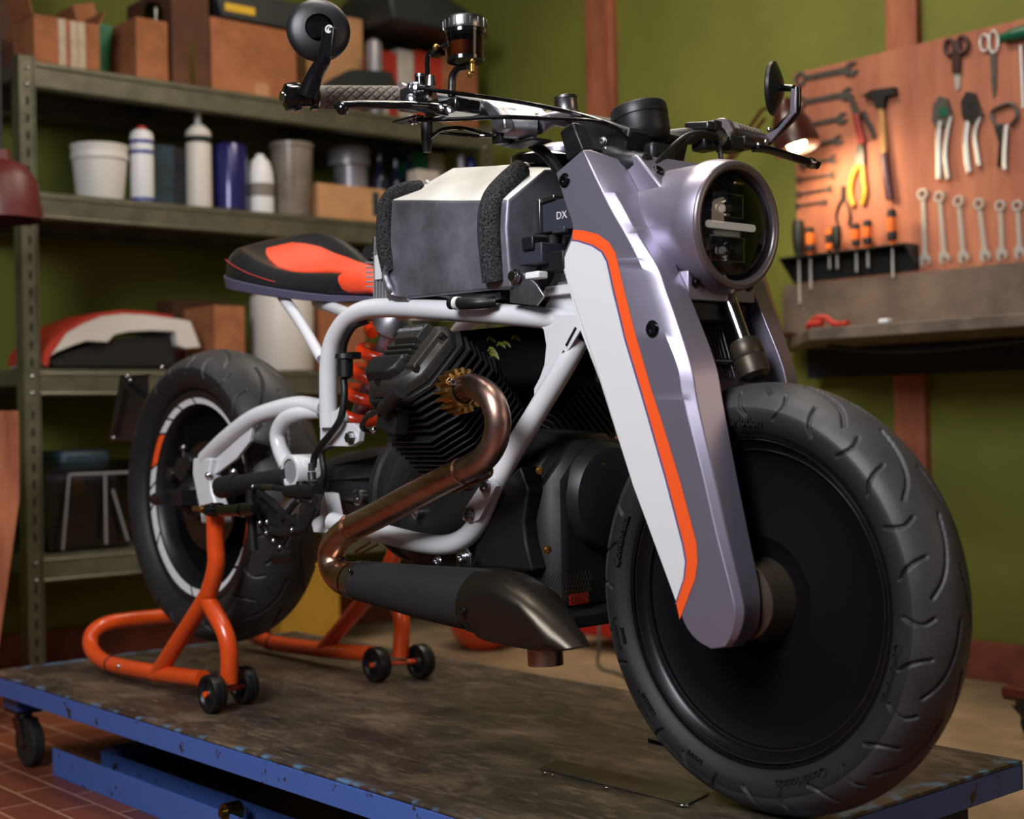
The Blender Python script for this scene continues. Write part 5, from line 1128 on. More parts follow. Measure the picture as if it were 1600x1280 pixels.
# relay box, connectors between tank and fork
B=nb(); q0=P(845,365,y=-.12); q1=P(876,310,y=-.12); bx(B,V(q0.x,-.118,q0.z),V(q0.x+.09,-.05,q1.z)); rl=obj('relay_box',B,'relay',bike,bevel=.002)
B=nb(); qa=P(833,367,y=-.125); qb=P(843,311,y=-.125); bx(B,V(qa.x,-.125,qa.z),V(qb.x,-.055,qb.z)); 
prism(B,[V(qa.x,-.123,qb.z),V(qa.x+.045,-.123,qb.z+.003),V(qa.x+.045,-.123,qb.z-.003),V(qa.x,-.123,qb.z-.008)],(0,.06,0)); obj('relay_frame',B,'steel',rl,bevel=.001)
B=nb(); add_text(B,'DX',.016,.0005,P(878,336,y=-.1185),(1,0,0),(0,0,1)); obj('relay_lettering',B,'decal_white',rl,smooth=0)
def cbox(nm,u0,v0,u1,v1,y,d,m,par):
    B=nb(); a=P(u0,v1,y=y); b=P(u1,v0,y=y); bx(B,V(a.x,y,a.z),V(b.x,y+d,b.z)); return obj(nm,B,m,par,bevel=.002)
cbox('connector',862,352,882,366,-.122,.03,'relay',rl); cb1=cbox('connector',811,378,846,416,-.14,.05,'relay',rl); cbox('connector',815,368,832,392,-.145,.04,'black_satin',rl)
cbox('white_plug',820,423,841,437,-.145,.02,'plastic_white',rl); cbox('connector',846,390,880,425,-.125,.05,'black_satin',rl)
B=nb(); 
for dx in(0,5): tube(B,[P(827+dx,437,y=-.14),P(826+dx,446,y=-.138),P(822+dx,452,y=-.13)],.0015,6)
obj('orange_wire',B,'red_plastic',rl)
B=nb(); tube(B,[P(868,365,y=-.1),P(862,395,y=-.1),P(850,430,y=-.1),P(835,460,y=-.1)],[.012,.013,.015,.013],14); tube(B,[P(850,300,y=-.03),P(865,330,y=-.03),P(868,420,y=-.03),P(845,465,y=-.03)],.028,12); obj('wiring_loom',B,'black_matt',rl)
# ---- shock and spring
s0=P(612,512,y=-.0); s1=P(562,650,y=-.0); ds=(s1-s0).normalized(); SL=(s1-s0).length
B=nb(); cyl(B,s0,s0+ds*SL*1.05,.018,24); lathe(B,s0-ds*.035,ds,[(0,0),(.024,0),(.034,.015),(.036,.04),(.03,.045),(0,.045)],32,caps=False); sk=obj('rear_shock',B,'alu',bike)
B=nb(); xx,yy,_=frame_of(ds); pts=[]; T_=4
for k in range(T_*16+1): a=2*PI*k/16; pts.append(s0+ds*(.012+ (SL*.92)*k/(T_*16))+(xx*math.cos(a)+yy*math.sin(a))*.039)
tube(B,pts,.0115,12,smooth=False); obj('coil_spring',B,'spring_orange',sk,smooth=60)
# hoses and brake parts at the rear of the engine
B=nb(); tube(B,[P(575,500,y=-.12),P(552,510,y=-.135),P(538,535,y=-.14),P(535,560,y=-.14)],.007,12); hs=obj('brake_hose',B,'rubber_hose',bike)
B=nb(); lathe(B,P(539,553,y=-.145),(0,0,-1),[(.0,-.0),(.017,0),(.018,.008),(.014,.010),(.014,.04),(.006,.044),(0,.044)],24,caps=False); box(B,P(549,556,y=-.14),(.03,.02,.012)); obj('fluid_reservoir',B,'rubber_hose',hs)
B=nb(); tube(B,[P(537,590,y=-.145),P(538,620,y=-.148),P(532,655,y=-.152),P(515,680,y=-.152),P(500,698,y=-.15),P(492,712,y=-.145),P(489,730,y=-.145)],.0065,12); obj('brake_hose',B,'rubber_hose',hs)
# ---- rear foot control: master cylinder, bracket, pedal, peg
PY=-.168
def uvp(uv,y=PY): return [P(u,v,y=y) for u,v in uv]
def strut(B,uv,r,y=PY,seg=12,sm=True): tube(B,uvp(uv,y),r,seg,smooth=sm)
B=nb(); strut(B,[(448,768),(466,768),(482,768),(497,768)],[.011,.0135,.0135,.014]); strut(B,[(472,765),(471,752)],.0095,sm=False); strut(B,[(488,765),(488,752)],.0095,sm=False); ct=obj('foot_control',B,'rubber_hose',bike)
B=nb(); strut(B,[(488,750),(487,738)],.0075,sm=False); strut(B,[(487,736),(487,724)],.006,sm=False); strut(B,[(428,762),(412,761)],.006,sm=False); ball(B,P(395,761,y=PY-.004),.005,10); ball(B,P(466,783,y=PY-.01),.0035,8); ball(B,P(486,784,y=PY-.01),.0035,8); obj('banjo_fitting',B,'steel',ct)
B=nb(); strut(B,[(448,765),(425,762),(395,761)],.0055); strut(B,[(392,766),(392,790),(396,860)],.009); strut(B,[(405,768),(440,800),(472,823)],.0065,sm=False); strut(B,[(440,800),(425,782),(405,775)],.005)
prism(B,uvp([(398,770),(412,775),(430,800),(440,845),(425,852),(410,835),(395,800)],PY+.004),(0,.008,0)); strut(B,[(497,772),(488,800),(476,826)],[.010,.008,.008]); strut(B,[(476,826),(445,832),(425,828)],.009); strut(B,[(497,790),(470,780),(450,800),(440,812)],.006); obj('control_bracket',B,'black_satin',ct)
B=nb(); strut(B,[(400,797),(412,822),(430,845),(460,868)],.0028); obj('brake_pedal',B,'steel_dark',ct)
B=nb(); strut(B,[(430,873),(458,869)],[.011,.0085],y=PY-.02,sm=False); obj('foot_peg',B,'steel_dark',ct)
B=nb()
for u,v in((380,797),(396,794),(406,817),(417,816),(416,833),(427,845),(437,855),(456,828)): ball(B,P(u,v,y=PY-.012),.0042,10)
obj('bolt',B,'chrome',ct)
B=nb(); strut(B,[(325,797),(343,798),(378,797)],[.0125,.0115,.012],y=PY-.03,sm=False); strut(B,[(378,797),(400,795)],[.014,.012],y=PY-.025,sm=False)
for u in(332,338,343): torus(B,P(u,797,y=PY-.03),P(340,797,y=PY-.03)-P(330,797,y=PY-.03),.0125,.0018,24,8)
obj('paddock_bobbin',B,'black_gloss',ct)
# ---- seat
sx=[-.572,-.562,-.54,-.50,-.45,-.40,-.34,-.28,-.22,-.15,-.10,-.06]
shw=[.030,.070,.102,.127,.137,.131,.113,.090,.070,.060,.058,.050]
szt=[.916,.932,.937,.936,.918,.893,.868,.850,.838,.827,.812,.795]
def dish(x,y,w): return -.026*max(0,1-(abs(y)/(w*.72))**4)*max(0,min(1,(-.27-x)/.12))*max(0,min(1,(x+.556)/.035))
szb=[.850,.845,.840,.832,.822,.812,.800,.790,.782,.777,.773,.770]
def twist(x,y,z,zb_): return .26*y*max(0,min(1,(-.12-x)/.2))*max(0,min(1,(z-zb_)/.05))
def ssec(i,dz=0,scale=1):
    w,zt,zb_=shw[i],szt[i],szb[i]; s=[]; n=44
    for k in range(n):
        a=2*PI*k/n; c,sn=math.cos(a),math.sin(a); y=-w*(abs(sn)**.62)*(1 if sn>=0 else -1)*-1; zc=zb_+(zt-zb_)*.42; z=zc+((zt-zc)*(abs(c)**.8) if c>=0 else -(zc-zb_)*(abs(c)**.5))
        s.append(V(sx[i],-y,z+twist(sx[i],-y,z,zb_)+(dish(sx[i],y,w) if c>0 else 0)))
    return s
B=nb(); loft(B,[ssec(i) for i in range(len(sx))]); se=obj('seat',B,'leather_black',bike,smooth=70,subd=1)
B=nb(); secs=[]
for i in range(len(sx)-1):
    w=shw[i]*1.01+.001; z=szb[i]-.002; t_=.017-.0012*i; secs.append([V(sx[i]-.003*(i<2),-w,z+t_),V(sx[i]-.003*(i<2),-w*.96,z-t_*.8),V(sx[i]-.003*(i<2),w*.96,z-t_*.8),V(sx[i]-.003*(i<2),w,z+t_)])
loft(B,secs); obj('seat_base',B,'seat_base',se,smooth=40,bevel=.002)
def topz(i_,y):
    """height of the seat surface"""
    import bisect
    x=i_; j=max(0,min(len(sx)-2,bisect.bisect_right(sx,x)-1)); f=(x-sx[j])/(sx[j+1]-sx[j]); w=shw[j]+(shw[j+1]-shw[j])*f; zt=szt[j]+(szt[j+1]-szt[j])*f; zb_=szb[j]+(szb[j+1]-szb[j])*f
    r=min(1,abs(y)/w); sn=r**(1/.62); c=math.sqrt(max(0,1-sn*sn)); zc=zb_+(zt-zb_)*.42; z=zc+(zt-zc)*c**.8; return z+twist(x,y,z,zb_)+dish(x,y,w)
ix=[-.515,-.50,-.475,-.44,-.40,-.35,-.30,-.26,-.22,-.20,-.18]
iw=[.010,.030,.047,.060,.066,.063,.051,.043,.042,.045,.050]
B=nb(); secs=[]
for x,w in zip(ix,iw):
    r=[]; 
    for k in range(15): y=-w+2*w*k/14; r.append(V(x,y,topz(x,y)+.0032))
    if x>-.2:
        e=(.006,.02,.045,.06,.05)[min(4,max(0,int((x+.2)/.03)))]; zl=.776; r=[V(x,-w-.0042,max(zl,r[0].z-e))]+[V(x,-w-.0042,max(zl,r[0].z-e*.5))]+r+[V(x,w+.0042,max(zl,r[-1].z-e*.5))]+[V(x,w+.0042,max(zl,r[-1].z-e))]
    else: r=[V(x,-w-.001,r[0].z-.005)]+[V(x,-w-.0008,r[0].z-.003)]+r+[V(x,w+.0008,r[-1].z-.003)]+[V(x,w+.001,r[-1].z-.005)]
    secs.append(r)
R=[[B.verts.new(p) for p in s] for s in secs]
for a,b in zip(R,R[1:]): ring_faces(B,a,b,False)
obj('seat_inlay',B,'leather_orange',se,smooth=70)
B=nb(); secs=[]
for x in (-.205,-.19,-.17,-.15,-.12,-.10,-.075,-.058):
    j=max(j for j in range(len(sx)-1) if sx[j]<=x); f_=(x-sx[j])/(sx[j+1]-sx[j]); A=ssec(j); C_=ssec(j+1); s_=[a.lerp(b,f_) for a,b in zip(A,C_)]; c_=sum(s_,Vector())/len(s_)
    k_=1.045 if x>-.2 else 1.0
    lag=lambda p:.035*max(0,(c_.z+.02-p.z)/.04)
    secs.append([V(p.x+(lag(p) if x<-.1 else lag(p)*.2)+(.004 if x>-.06 else 0),p.y*k_+(.0025 if p.y>0 else -.0025),c_.z+(p.z-c_.z)*k_+.002) for p in s_])
loft(B,secs); obj('seat_nose',B,'leather_orange',se,smooth=60)
B=nb(); tube(B,[V(sx[i],-shw[i]*.97-.001,szb[i]+(szt[i]-szb[i])*(.58-.05*i)) for i in range(3,7)],.0012,6); obj('seam',B,'piping_red',se)
# ---- handlebar
hb0=P(835,190,y=-.13); hb1=P(760,170,y=-.165); g1=P(622,152,y=-.25); g0=P(495,152,y=-.375)
B=nb(); tube(B,[P(862,185,y=-.07),hb0,hb1,g1,g0],.0135,20,smooth=True); hbo=obj('handlebar',B,'black_satin',bike,smooth=60)
dg=(g0-g1).normalized(); gl=(g0-g1).length; gx,gy,_=frame_of(dg)
# diamond ribbed grip, real relief
def grip(g1,g0,par):
    dg=(g0-g1).normalized(); gl=(g0-g1).length; gx,gy,_=frame_of(dg); B=nb(); R=[]; NS,NL=72,100
    for j in range(NL+1):
        t=j/NL; row=[]
        for k in range(NS):
            a=2*PI*k/NS; u=a*.0172; s_=t*gl; p_=.01621
            d1=abs(((s_+u*1.2)/p_)%1-.5)*2; d2=abs(((s_-u*1.2)/p_)%1-.5)*2; g_=min(1,min(1-d1,1-d2)*4.5); r=.0142+.0034*g_ if .03<t<.93 else .0172
            row.append(B.verts.new(g1+dg*s_+(gx*math.cos(a)+gy*math.sin(a))*r))
        R.append(row)
    for a,b in zip(R,R[1:]): ring_faces(B,a,b)
    B.faces.new(R[0]); B.faces.new(R[-1]); return obj('grip',B,'grip',par,smooth=60)
grip(g1,g0,hbo)
B=nb(); lathe(B,g1-dg*.012,dg,[(0,0),(.0205,0),(.022,.003),(.022,.008),(.018,.013),(0,.013)],36,caps=False); obj('grip_flange',B,'bezel',hbo)
B=nb(); lathe(B,g0,dg,[(.018,0),(.0195,.002),(.0195,.010),(.015,.012),(.015,.026),(.021,.028),(.022,.036),(.020,.048),(.012,.052),(0,.052)],36,caps=False); obj('bar_end',B,'black_gloss',hbo)
B=nb(); lathe(B,g0+dg*.0525,dg,[(0,0),(.009,0),(.009,.003),(.005,.004),(0,.002)],24,caps=False); obj('bar_end_cap',B,'chrome',hbo)
# round mirror on the bar end
mc=P(499,42,y=-.385); 
B=nb(); mx=V(.86,-.48,.06).normalized(); 
lathe(B,mc-mx*.012,mx,[(0,-.012),(.043,-.012),(.0465,-.010),(.0475,-.004),(.046,.001),(.038,.0055),(.028,.009),(.021,.010)],64,caps=False); mr_=obj('mirror',B,'black_satin',hbo,smooth=50)
B=nb(); mb=P(490,38,y=-.385)-mx*.012; lathe(B,mb,mx,[(.026,.006),(.0265,.011),(.022,.017),(.010,.020),(0,.020)],40,caps=False); obj('mirror_boss',B,'black_gloss',hbo)
ma=[P(480,150,y=-.41),P(492,118,y=-.405),P(506,92,y=-.40),P(510,68,y=-.40),P(513,44,y=-.40)]
B=nb(); tube(B,ma,[.016,.0125,.011,.009,.0085],16,flat=((.6,-.8,0),.7)); obj('mirror_arm',B,'black_gloss',hbo)
B=nb(); prism(B,[P(509,44,y=-.414),P(521,42,y=-.414),P(517,88,y=-.414),P(509,89,y=-.414)],V(-.003,.008,0)); obj('mirror_arm_inset',B,'steel_dark',hbo,bevel=.001)
B=nb(); lathe(B,P(515,46,y=-.413),(.5,-.86,0),[(0,0),(.006,0),(.006,.003),(.0035,.003),(.003,.001),(0,.001)],20,caps=False); obj('bolt',B,'steel',hbo)
# levers, perch and switch gear (near side)
LVp=[P(528,168,y=-.40),P(540,164,y=-.395),P(580,163,y=-.36),(P(630,165,y=-.32)),P(668,168,y=-.28),P(700,173,y=-.25)]
B=nb(); tube(B,LVp,[.0095,.0075,.0072,.008,.0095,.011],14,flat=((0,0,1),.75)); ball(B,P(535,170,y=-.40),.0095,14,(1,1,1)); obj('brake_lever',B,'black_gloss',hbo)
bj=P(690,172,y=-.235)
for nm,(u0,v0,u1,v1,y,d,m) in (('master_cylinder',(662,150,712,186,-.25,.05,'black_gloss')),('switch_pod',(623,130,650,175,-.26,.03,'black_satin')),('clamp_block',(683,155,714,185,-.235,.02,'black_gloss')),('lever_pivot',(612,178,650,193,-.29,.02,'black_gloss'))):
    B=nb(); a=P(u0,v1,y=y); b=P(u1,v0,y=y); bx(B,V(a.x,y,a.z),V(b.x,y+d,b.z)); obj(nm,B,m,hbo,bevel=.005,bseg=3)
B=nb(); lathe(B,P(668,158,y=-.262),(1,.6,0),[(0,-.01),(.017,-.01),(.019,0),(.019,.008),(.014,.012),(0,.012)],28,caps=False); obj('adjuster_ring',B,'black_gloss',hbo)
B=nb(); tube(B,[P(658,150,y=-.23),P(657,122,y=-.23)],.0085,16,smooth=False); obj('standpipe',B,'black_gloss',hbo); B=nb(); cyl(B,P(657,121,y=-.23),P(657,116,y=-.23),.009,16); obj('standpipe_cap',B,'steel',hbo)
B=nb(); tube(B,[P(673,135,y=-.235),P(673,118,y=-.235)],[.009,.006],14,smooth=False); obj('banjo_bolt',B,'steel',hbo)
B=nb()
for u,v,r in((644,136,.007),(650,137,.008),(643,155,.0075),(643,188,.007),(650,188,.006),(703,173,.006),(690,168,.005),(661,147,.005)): lathe(B,P(u,v,y=-.272),(.6,-.8,0),[(0,0),(r,0),(r,.005),(r*.6,.006),(r*.4,.004),(0,.004)],14,caps=False)
obj('bolt',B,'chrome',hbo)
# lever down at centre (start button stalk)
B=nb(); tube(B,[P(667,188,y=-.24),P(667,215,y=-.24),P(667,238,y=-.24)],[.0095,.009,.006],14); obj('rubber_boot',B,'rubber_hose',hbo)
# cables
cbl=[[P(652,137,y=-.28),P(700,144,y=-.25),P(760,152,y=-.2),P(830,163,y=-.15),P(900,178,y=-.10),P(950,195,y=-.08),P(985,222,y=-.06),P(1000,252,y=-.05)],[P(652,188,y=-.28),P(720,186,y=-.24),P(790,183,y=-.20),P(860,186,y=-.15),P(930,190,y=-.1),P(970,205,y=-.06),P(990,235,y=-.04)],[P(672,215,y=-.24),P(690,203,y=-.23),P(720,200,y=-.21),P(755,208,y=-.18),P(790,215,y=-.15)],[P(685,207,y=-.2),P(740,212,y=-.2),P(775,212,y=-.18)]]
for i,c in enumerate(cbl): B=nb(); tube(B,c,.0033 if i<2 else .0028,10); obj('cable',B,'black_gloss',hbo)
B=nb(); tube(B,[P(830,225,y=-.12),P(850,238,y=-.11),P(865,255,y=-.10),P(878,275,y=-.09)],.0085,12); obj('wiring_loom',B,'rubber_hose',hbo)
# fluid reservoir on its bracket
rcn=P(727,72,y=-.215); rr_=.0285
B=nb(); lathe(B,rcn,(0,0,1),[(0,-.024),(rr_*.9,-.024),(rr_*.93,-.021),(rr_,.022),(0,.022)],40,caps=False); rs=obj('brake_fluid_reservoir',B,'smoke_glass',bike)
B=nb(); lathe(B,rcn,(0,0,1),[(0,-.022),(rr_*.84,-.022),(rr_*.88,.004),(0,.004)],32,caps=False); obj('brake_fluid',B,'amber_fluid',rs)
B=nb(); lathe(B,rcn,(0,0,1),[(rr_*1.01,.017),(rr_*1.03,.017),(rr_*1.03,.022),(rr_*1.0,.022)],40,caps=False); lathe(B,rcn,(0,0,1),[(rr_*.9,-.0235),(rr_*1.0,-.0235),(rr_*1.0,-.018),(rr_*.9,-.018)],40,caps=False); obj('reservoir_rim',B,'black_gloss',rs)
B=nb(); lathe(B,rcn,(0,0,1),[(0,.0225),(rr_*1.08,.0225),(rr_*1.1,.025),(rr_*1.1,.038),(rr_*1.05,.041),(0,.0405)],40,caps=False)
for k in range(16): a=2*PI*k/16; box(B,rcn+V(math.cos(a)*rr_*1.1,math.sin(a)*rr_*1.1,.031),(.003,.003,.013),Matrix.Rotation(a,3,'Z'))
obj('reservoir_lid',B,'steel',rs)
B=nb(); tube(B,[P(702,66,y=-.24),P(685,75,y=-.24),P(676,82,y=-.24)],.0035,8,smooth=False); tube(B,[P(690,80,y=-.235),P(673,82,y=-.235),P(668,92,y=-.235),P(668,120,y=-.235)],.004,10); box(B,P(684,84,y=-.235),(.02,.012,.008)); obj('reservoir_bracket',B,'black_gloss',rs)
B=nb(); ball(B,P(681,74,y=-.245),.005,10); ball(B,P(738,96,y=-.24),.004,10); cyl(B,P(738,100,y=-.24),P(738,112,y=-.24),.0042,12); ball(B,P(735,116,y=-.24),.005,10); obj('bolt',B,'brass',rs)
B=nb(); tube(B,[P(733,103,y=-.20),P(718,106,y=-.20),P(708,118,y=-.20),P(706,135,y=-.20),P(706,150,y=-.20)],.0062,12); obj('breather_pipe',B,'steel_dark',rs)
# polished bar clamps
B=nb(); cyl(B,P(787,199,y=-.175),P(838,203,y=-.135),.0165,28); cl=obj('bar_clamp',B,'alu',hbo)
B=nb(); q=[P(750,156,y=-.18),P(762,156,y=-.18),P(812,165,y=-.15),P(832,184,y=-.145),P(788,184,y=-.18),P(776,165,y=-.185)]; prism(B,q,(.012,.035,-.002)); obj('clamp_cap',B,'alu_top_lit',hbo,bevel=.003)
B=nb(); q=[P(750,157,y=-.19),P(760,158,y=-.19),P(774,168,y=-.19),P(787,182,y=-.19),P(789,200,y=-.19),P(778,208,y=-.19),P(768,200,y=-.19),P(764,182,y=-.19),P(756,170,y=-.19)]; prism(B,q,(.006,.012,0)); obj('clamp_face',B,'alu',hbo,bevel=.002)
B=nb(); a=P(768,226,y=-.18); b=P(782,195,y=-.18); bx(B,V(a.x,-.18,a.z),V(b.x,-.15,b.z)); a=P(782,230,y=-.16); b=P(832,213,y=-.16); bx(B,V(a.x,-.16,a.z),V(b.x,-.12,b.z)); obj('switch_block',B,'black_satin',hbo,bevel=.003)
B=nb(); tube(B,[P(838,195,y=-.13),P(860,186,y=-.10),P(880,186,y=-.07)],[.017,.011,.014],18,flat=((0,0,1),.9)); obj('clamp_neck',B,'fork_paint',hbo)
# top yoke, stem nut, gauge
tp=[(868,205),(885,196),(910,235),(917,262),(884,275)]
B=nb(); 
pts=[V(p) for p in (P(875,205,y=-.075),P(893,190,y=-.075),P(909,232,y=-.075),P(884,250,y=-.075))]
prism(B,[P(874,206,y=-.085),P(894,190,y=-.085),P(912,234,y=-.085),P(886,252,y=-.085)],(0,.17,0)); ty=obj('top_yoke',B,'black_satin',bike,bevel=.003)
B=nb(); q=[P(880,180,y=-.06),P(905,176,y=-.06),P(985,200,y=-.06),P(975,245,y=-.06),P(905,232,y=-.06)]; prism(B,q,(0,.13,0)); obj('yoke_block',B,'black_satin',ty,bevel=.004)
B=nb(); nt=P(886,176,y=-.045); na=V(-.12,0,1).normalized(); lathe(B,nt-na*.004,na,[(0,0),(.0205,0),(.0205,.002),(.0185,.004),(.0185,.022),(.0198,.024),(.0188,.028),(.010,.031),(0,.0315)],36,caps=False); obj('stem_nut',B,'steel',ty)
B=nb(); bolt(B,P(942,221,y=-.062),(.3,-1,0),.0055,.004); bolt(B,P(946,234,y=-.062),(.3,-1,0),.004,.004); obj('bolt',B,'steel',ty)
gc=P(1003,200,y=.0); ga=V(-.22,-.02,1).normalized(); 
B=nb(); lathe(B,gc-ga*.022,ga,[(0,-.01),(.028,-.008),(.038,.0),(.0415,.012),(.0425,.032),(.0415,.033),(.0415,.0345),(.0430,.036),(.0435,.050),(.0415,.053),(.039,.0525),(.038,.049),(0,.048)],64,caps=False); gg=obj('gauge',B,'black_satin',bike,smooth=40)
B=nb(); lathe(B,gc-ga*.022,ga,[(.0385,.0505),(.02,.0515),(0,.052)],48,caps=False); obj('gauge_glass',B,'black_gloss',gg)
B=nb(); box(B,gc-ga*.045+V(.01,0,0),(.05,.05,.03)); tube(B,[gc+V(-.02,-.05,-.045),gc+V(.02,-.06,-.06),gc+V(.06,-.05,-.07)],.018,14); obj('gauge_mount',B,'black_satin',gg,bevel=.006)
for k,pp in enumerate(([P(1015,268,y=-.06),P(1040,240,y=0),P(1070,215,y=.06),P(1095,208,y=.10),P(1118,212,y=.14)],[P(1022,266,y=-.05),P(1048,240,y=.02),P(1078,216,y=.07),P(1100,212,y=.11),P(1120,217,y=.15)],[P(985,262,y=-.06),P(975,240,y=-.05),P(980,225,y=-.03),P(1000,230,y=0)],[P(1113,215,y=.15),P(1123,230,y=.15),P(1127,250,y=.13)])):
    B=nb(); tube(B,pp,.005 if k<2 else .004,10); obj('cable',B,'rubber_hose',gg)
# ---- far side bar
hf=[V(.43,.07,.985),P(1085,212,y=.13),P(1118,213,y=.19),P(1145,212,y=.24),P(1190,221,y=.37)]
B=nb(); tube(B,hf,.0135,18); obj('handlebar_far_tube',B,'black_satin',hbo)
grip(P(1142,207,y=.26),P(1182,218,y=.375),hbo)
B=nb(); lathe(B,P(1119,214,y=.165),(1,-.6,.1),[(0,0),(.0165,0),(.0175,.003),(.0165,.006),(.008,.010),(.006,.016),(0,.016)],32,caps=False); obj('perch_cap',B,'steel',hbo)
B=nb(); a=P(1080,206,y=.13); b=P(1108,190,y=.13); box(B,(a+b)/2,(.05,.02,.014),Matrix.Rotation(.12,3,'Y')); obj('mirror_stub',B,'steel_dark',hbo,bevel=.003)
B=nb(); lathe(B,P(1125,205,y=.20),(-.2,1,.0),[(0,0),(.020,0),(.022,.003),(.022,.010),(0,.012)],32,caps=False); obj('grip_flange',B,'bezel',hbo)
B=nb(); 
for (u,v,y,sz) in((1100,222,.15,(.03,.03,.03)),(1140,226,.21,(.035,.035,.025)),(1155,226,.26,(.05,.03,.02)),(1110,200,.16,(.035,.02,.02))): box(B,P(u,v,y=y),sz)
obj('switch_pod',B,'black_satin',hbo,bevel=.004)
B=nb(); lathe(B,P(1172,226,y=.27),(1,-.5,0),[(0,0),(.0085,0),(.0095,.002),(.0095,.006),(.007,.008),(0,.008)],24,caps=False); obj('button',B,'bezel',hbo)
B=nb()
for u,v in((1108,213),(1185,227),(1197,222),(1202,203),(1145,222)): ball(B,P(u,v,y=.28),.0042,10)
obj('bolt',B,'chrome',hbo)
B=nb(); tube(B,[P(1178,232,y=.27),P(1200,234,y=.30),P(1240,246,y=.35),P(1279,259,y=.39)],[.008,.0085,.0085,.0085],12,flat=((0,0,1),.8)); lv=obj('clutch_lever',B,'black_gloss',hbo)
B=nb(); cyl(B,P(1264,254,y=.375),P(1271,256,y=.383),.0095,14); obj('lever_band',B,'steel',hbo)
# far mirror, seen almost edge on
mf_c=P(1211,138,y=.40); fx_=V(.70,.50,.05).normalized(); 
vd=(mf_c-CP).normalized(); sdv=_r; fx_=(sdv*.93-vd*.40+_u*.05).normalized()
B=nb(); lathe(B,mf_c,fx_,[(0,-.008),(.043,-.008),(.0465,-.005),(.046,0),(.038,.004),(.024,.010),(.016,.013),(0,.014)],56,caps=False); obj('mirror',B,'black_satin',hbo,smooth=50)
B=nb(); tube(B,[P(1222,137,y=.40),P(1240,138,y=.40)],.006,12,smooth=False); tube(B,[P(1245,137,y=.40),P(1245,158,y=.40),P(1241,178,y=.40),P(1222,198,y=.40),P(1198,222,y=.40)],[.0075,.0075,.0085,.009,.009],12,3,flat=((.6,-.8,0),.8)); obj('mirror_arm',B,'black_gloss',hbo)
B=nb(); prism(B,[P(1236,139,y=.389),P(1243,139,y=.389),P(1242,176,y=.389),P(1203,222,y=.389),P(1190,214,y=.389),P(1215,200,y=.389),P(1234,176,y=.389)],V(.001,.003,0)); obj('mirror_arm_inset',B,'fork_paint',hbo,bevel=.0005)
# ================================================================ PADDOCK STAND
stand=thing('paddock_stand','orange tubular paddock stand holding up the rear wheel of the motorcycle','paddock stand',(-.75,.03,0))
tr_=.0175; zr=.030; YN=-.155; YF=.255
up=[P(336,787,y=-.17),P(337,850,y=-.168),P(338,880,y=-.167),P(330,915,y=-.165),P(316,944,y=-.163)]
xr_=P(318,1083,y=YN).x; xj=P(245,1055,y=YN).x
def side(yn,flip):
    f=(lambda p: V(p.x,.0+ (2*.05-p.y) if flip else p.y,p.z))
    c=.05
    def g(p): return V(p.x,(2*c-p.y),p.z) if flip else V(p)
    B=nb(); tube(B,[g(p) for p in up]+[g(V(xj,YN,zr))],tr_,20,smooth=True); a=obj('upright',B,'stand_orange',stand,smooth=60)
    B=nb(); tube(B,[g(p) for p in (P(320,930,y=-.163),P(337,960,y=-.162),P(352,990,y=-.16),P(358,1020,y=-.158),P(358,1066,y=-.156))],tr_,20); obj('brace',B,'stand_orange',stand,smooth=60)
    B=nb()
    rl=[V(xr_,YN,.045),V(xj,YN,zr+.004),V(-.95,YN,.028),V(-1.03,YN,.034),V(-1.085,YN+.005,.055),V(-1.10,YN+.02,.085),V(-1.10,YN+.07,.102),V(-1.10,.05,.102)]
    tube(B,[g(p) for p in rl],tr_,20); obj('base_rail',B,'stand_orange',stand,smooth=60)
    B=nb(); p=g(V(-.97,YN,.028)); torus(B,p,(1,0,0),.0165,.003,24,8); 
    for v in B.verts: v.co.z=max(v.co.z,.0006)
    obj('rubber_band',B,'caster_black',stand)
    B=nb(); p=g(V(-.90,YN-.0175,.034)); ball(B,p,.005,10); obj('bolt',B,'chrome',stand)
    # twin wheels
    for y,x in((YN-.045,P(332,1082,y=YN-.045).x),(YN+.045,P(382,1079,y=YN+.045).x)):
        w=g(V(x,y,.0375)); B=nb(); lathe(B,w-V(0,.012,0),(0,1,0),[(.0,.004),(.009,.0),(.012,.004),(.024,.005),(.027,.0),(.035,-.001),(.0368,.003),(.0368,.0095),(.0352,.0105),(.0352,.0135),(.0368,.0145),(.0368,.021),(.035,.025),(.027,.024),(.024,.019),(.009,.024),(0,.024)],48,caps=False); obj('wheel',B,'caster_black',stand,smooth=50)
    B=nb(); cyl(B,g(V(P(332,1082,y=YN-.045).x,YN-.062,.0375)),g(V(P(382,1079,y=YN+.045).x,YN+.062,.0375)),.0055,14); obj('axle',B,'stand_orange',stand)
side(YN,False); side(YF,True)
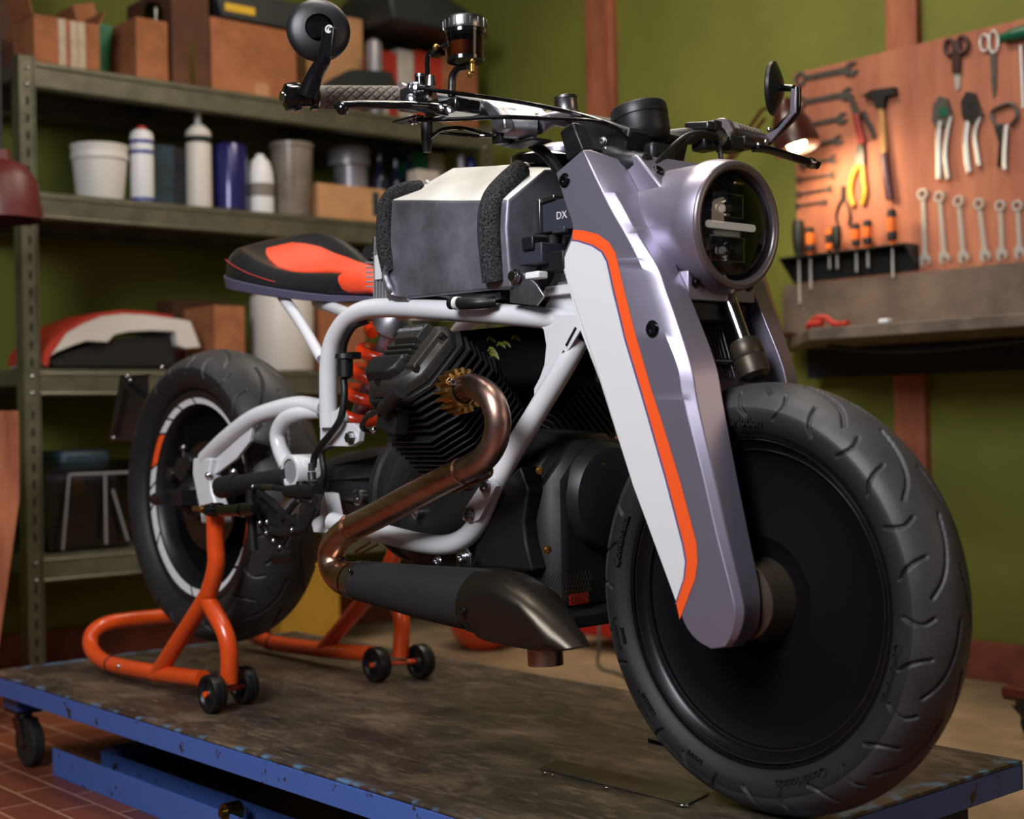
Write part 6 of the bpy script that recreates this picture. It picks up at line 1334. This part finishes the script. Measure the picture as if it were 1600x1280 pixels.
for s in(0,1):
    B=nb(); y=-.168 if not s else .268; yb_=-.20 if not s else .30
    a=P(337,797,y=-.168); 
    cyl(B,V(a.x-.085,y-.005*(1-2*s)*0,a.z+.0),V(a.x-.01,y,a.z),.0052,14); torus(B,V(a.x-.05,y,a.z),(1,0,0),.006,.003,16,8); prism(B,[V(a.x-.028,y-.004,a.z),V(a.x-.022,y-.004,a.z),V(a.x-.020,y-.004,a.z-.032),V(a.x-.026,y-.004,a.z-.03)],(0,.002,0)); obj('threaded_rod',B,'brass',stand)
# ================================================================ LIGHT
def area(name,loc,target,sx,sy,power,col,spread=PI):
    l=bpy.data.lights.new(name,'AREA'); l.shape='RECTANGLE'; l.size=sx; l.size_y=sy; l.energy=power; l.color=col; l.spread=spread
    o=bpy.data.objects.new(name,l); COL.objects.link(o); o.location=loc; d=Vector(target)-Vector(loc); o.rotation_euler=d.to_track_quat('-Z','Y').to_euler(); return o
area('softbox',(1.1,-2.35,2.2),(.1,0,.5),1.0,1.2,56,(.93,.95,1.0),2.2)
area('ceiling_strip',(.1,-.2,2.6),(.1,0,0),1.2,.3,15,(1,.93,.84),2.4)
area('ceiling_lamp',(-.6,.9,2.6),(-.6,.9,0),1.2,.5,32,(1,.87,.70))
area('warm_fill',(3.3,.9,1.5),(.3,0,.7),1.0,1.0,5,(1,.74,.5),2.4)  # unseen warm fill light from the right front
l=bpy.data.lights.new('desk_lamp_bulb','SPOT'); l.energy=9; l.color=(1,.76,.5); l.spot_size=2.7; l.spot_blend=.9; l.shadow_soft_size=.05
o=bpy.data.objects.new('desk_lamp_bulb',l); COL.objects.link(o); o.location=top+ax*(Ls*1.04)+V(.0,.02,0); o.rotation_euler=(P(1360,335,y=2.06)-o.location).to_track_quat('-Z','Y').to_euler()
w=bpy.data.worlds.new('world'); SC.world=w; w.use_nodes=True; w.node_tree.nodes['Background'].inputs[0].default_value=(.30,.29,.37,1); w.node_tree.nodes['Background'].inputs[1].default_value=.2
SC.view_settings.view_transform='Standard'; SC.view_settings.look='None'; SC.view_settings.exposure=0; SC.view_settings.gamma=1; SC.view_settings.use_curve_mapping=False
SC.cycles.max_bounces=8; SC.cycles.transparent_max_bounces=12
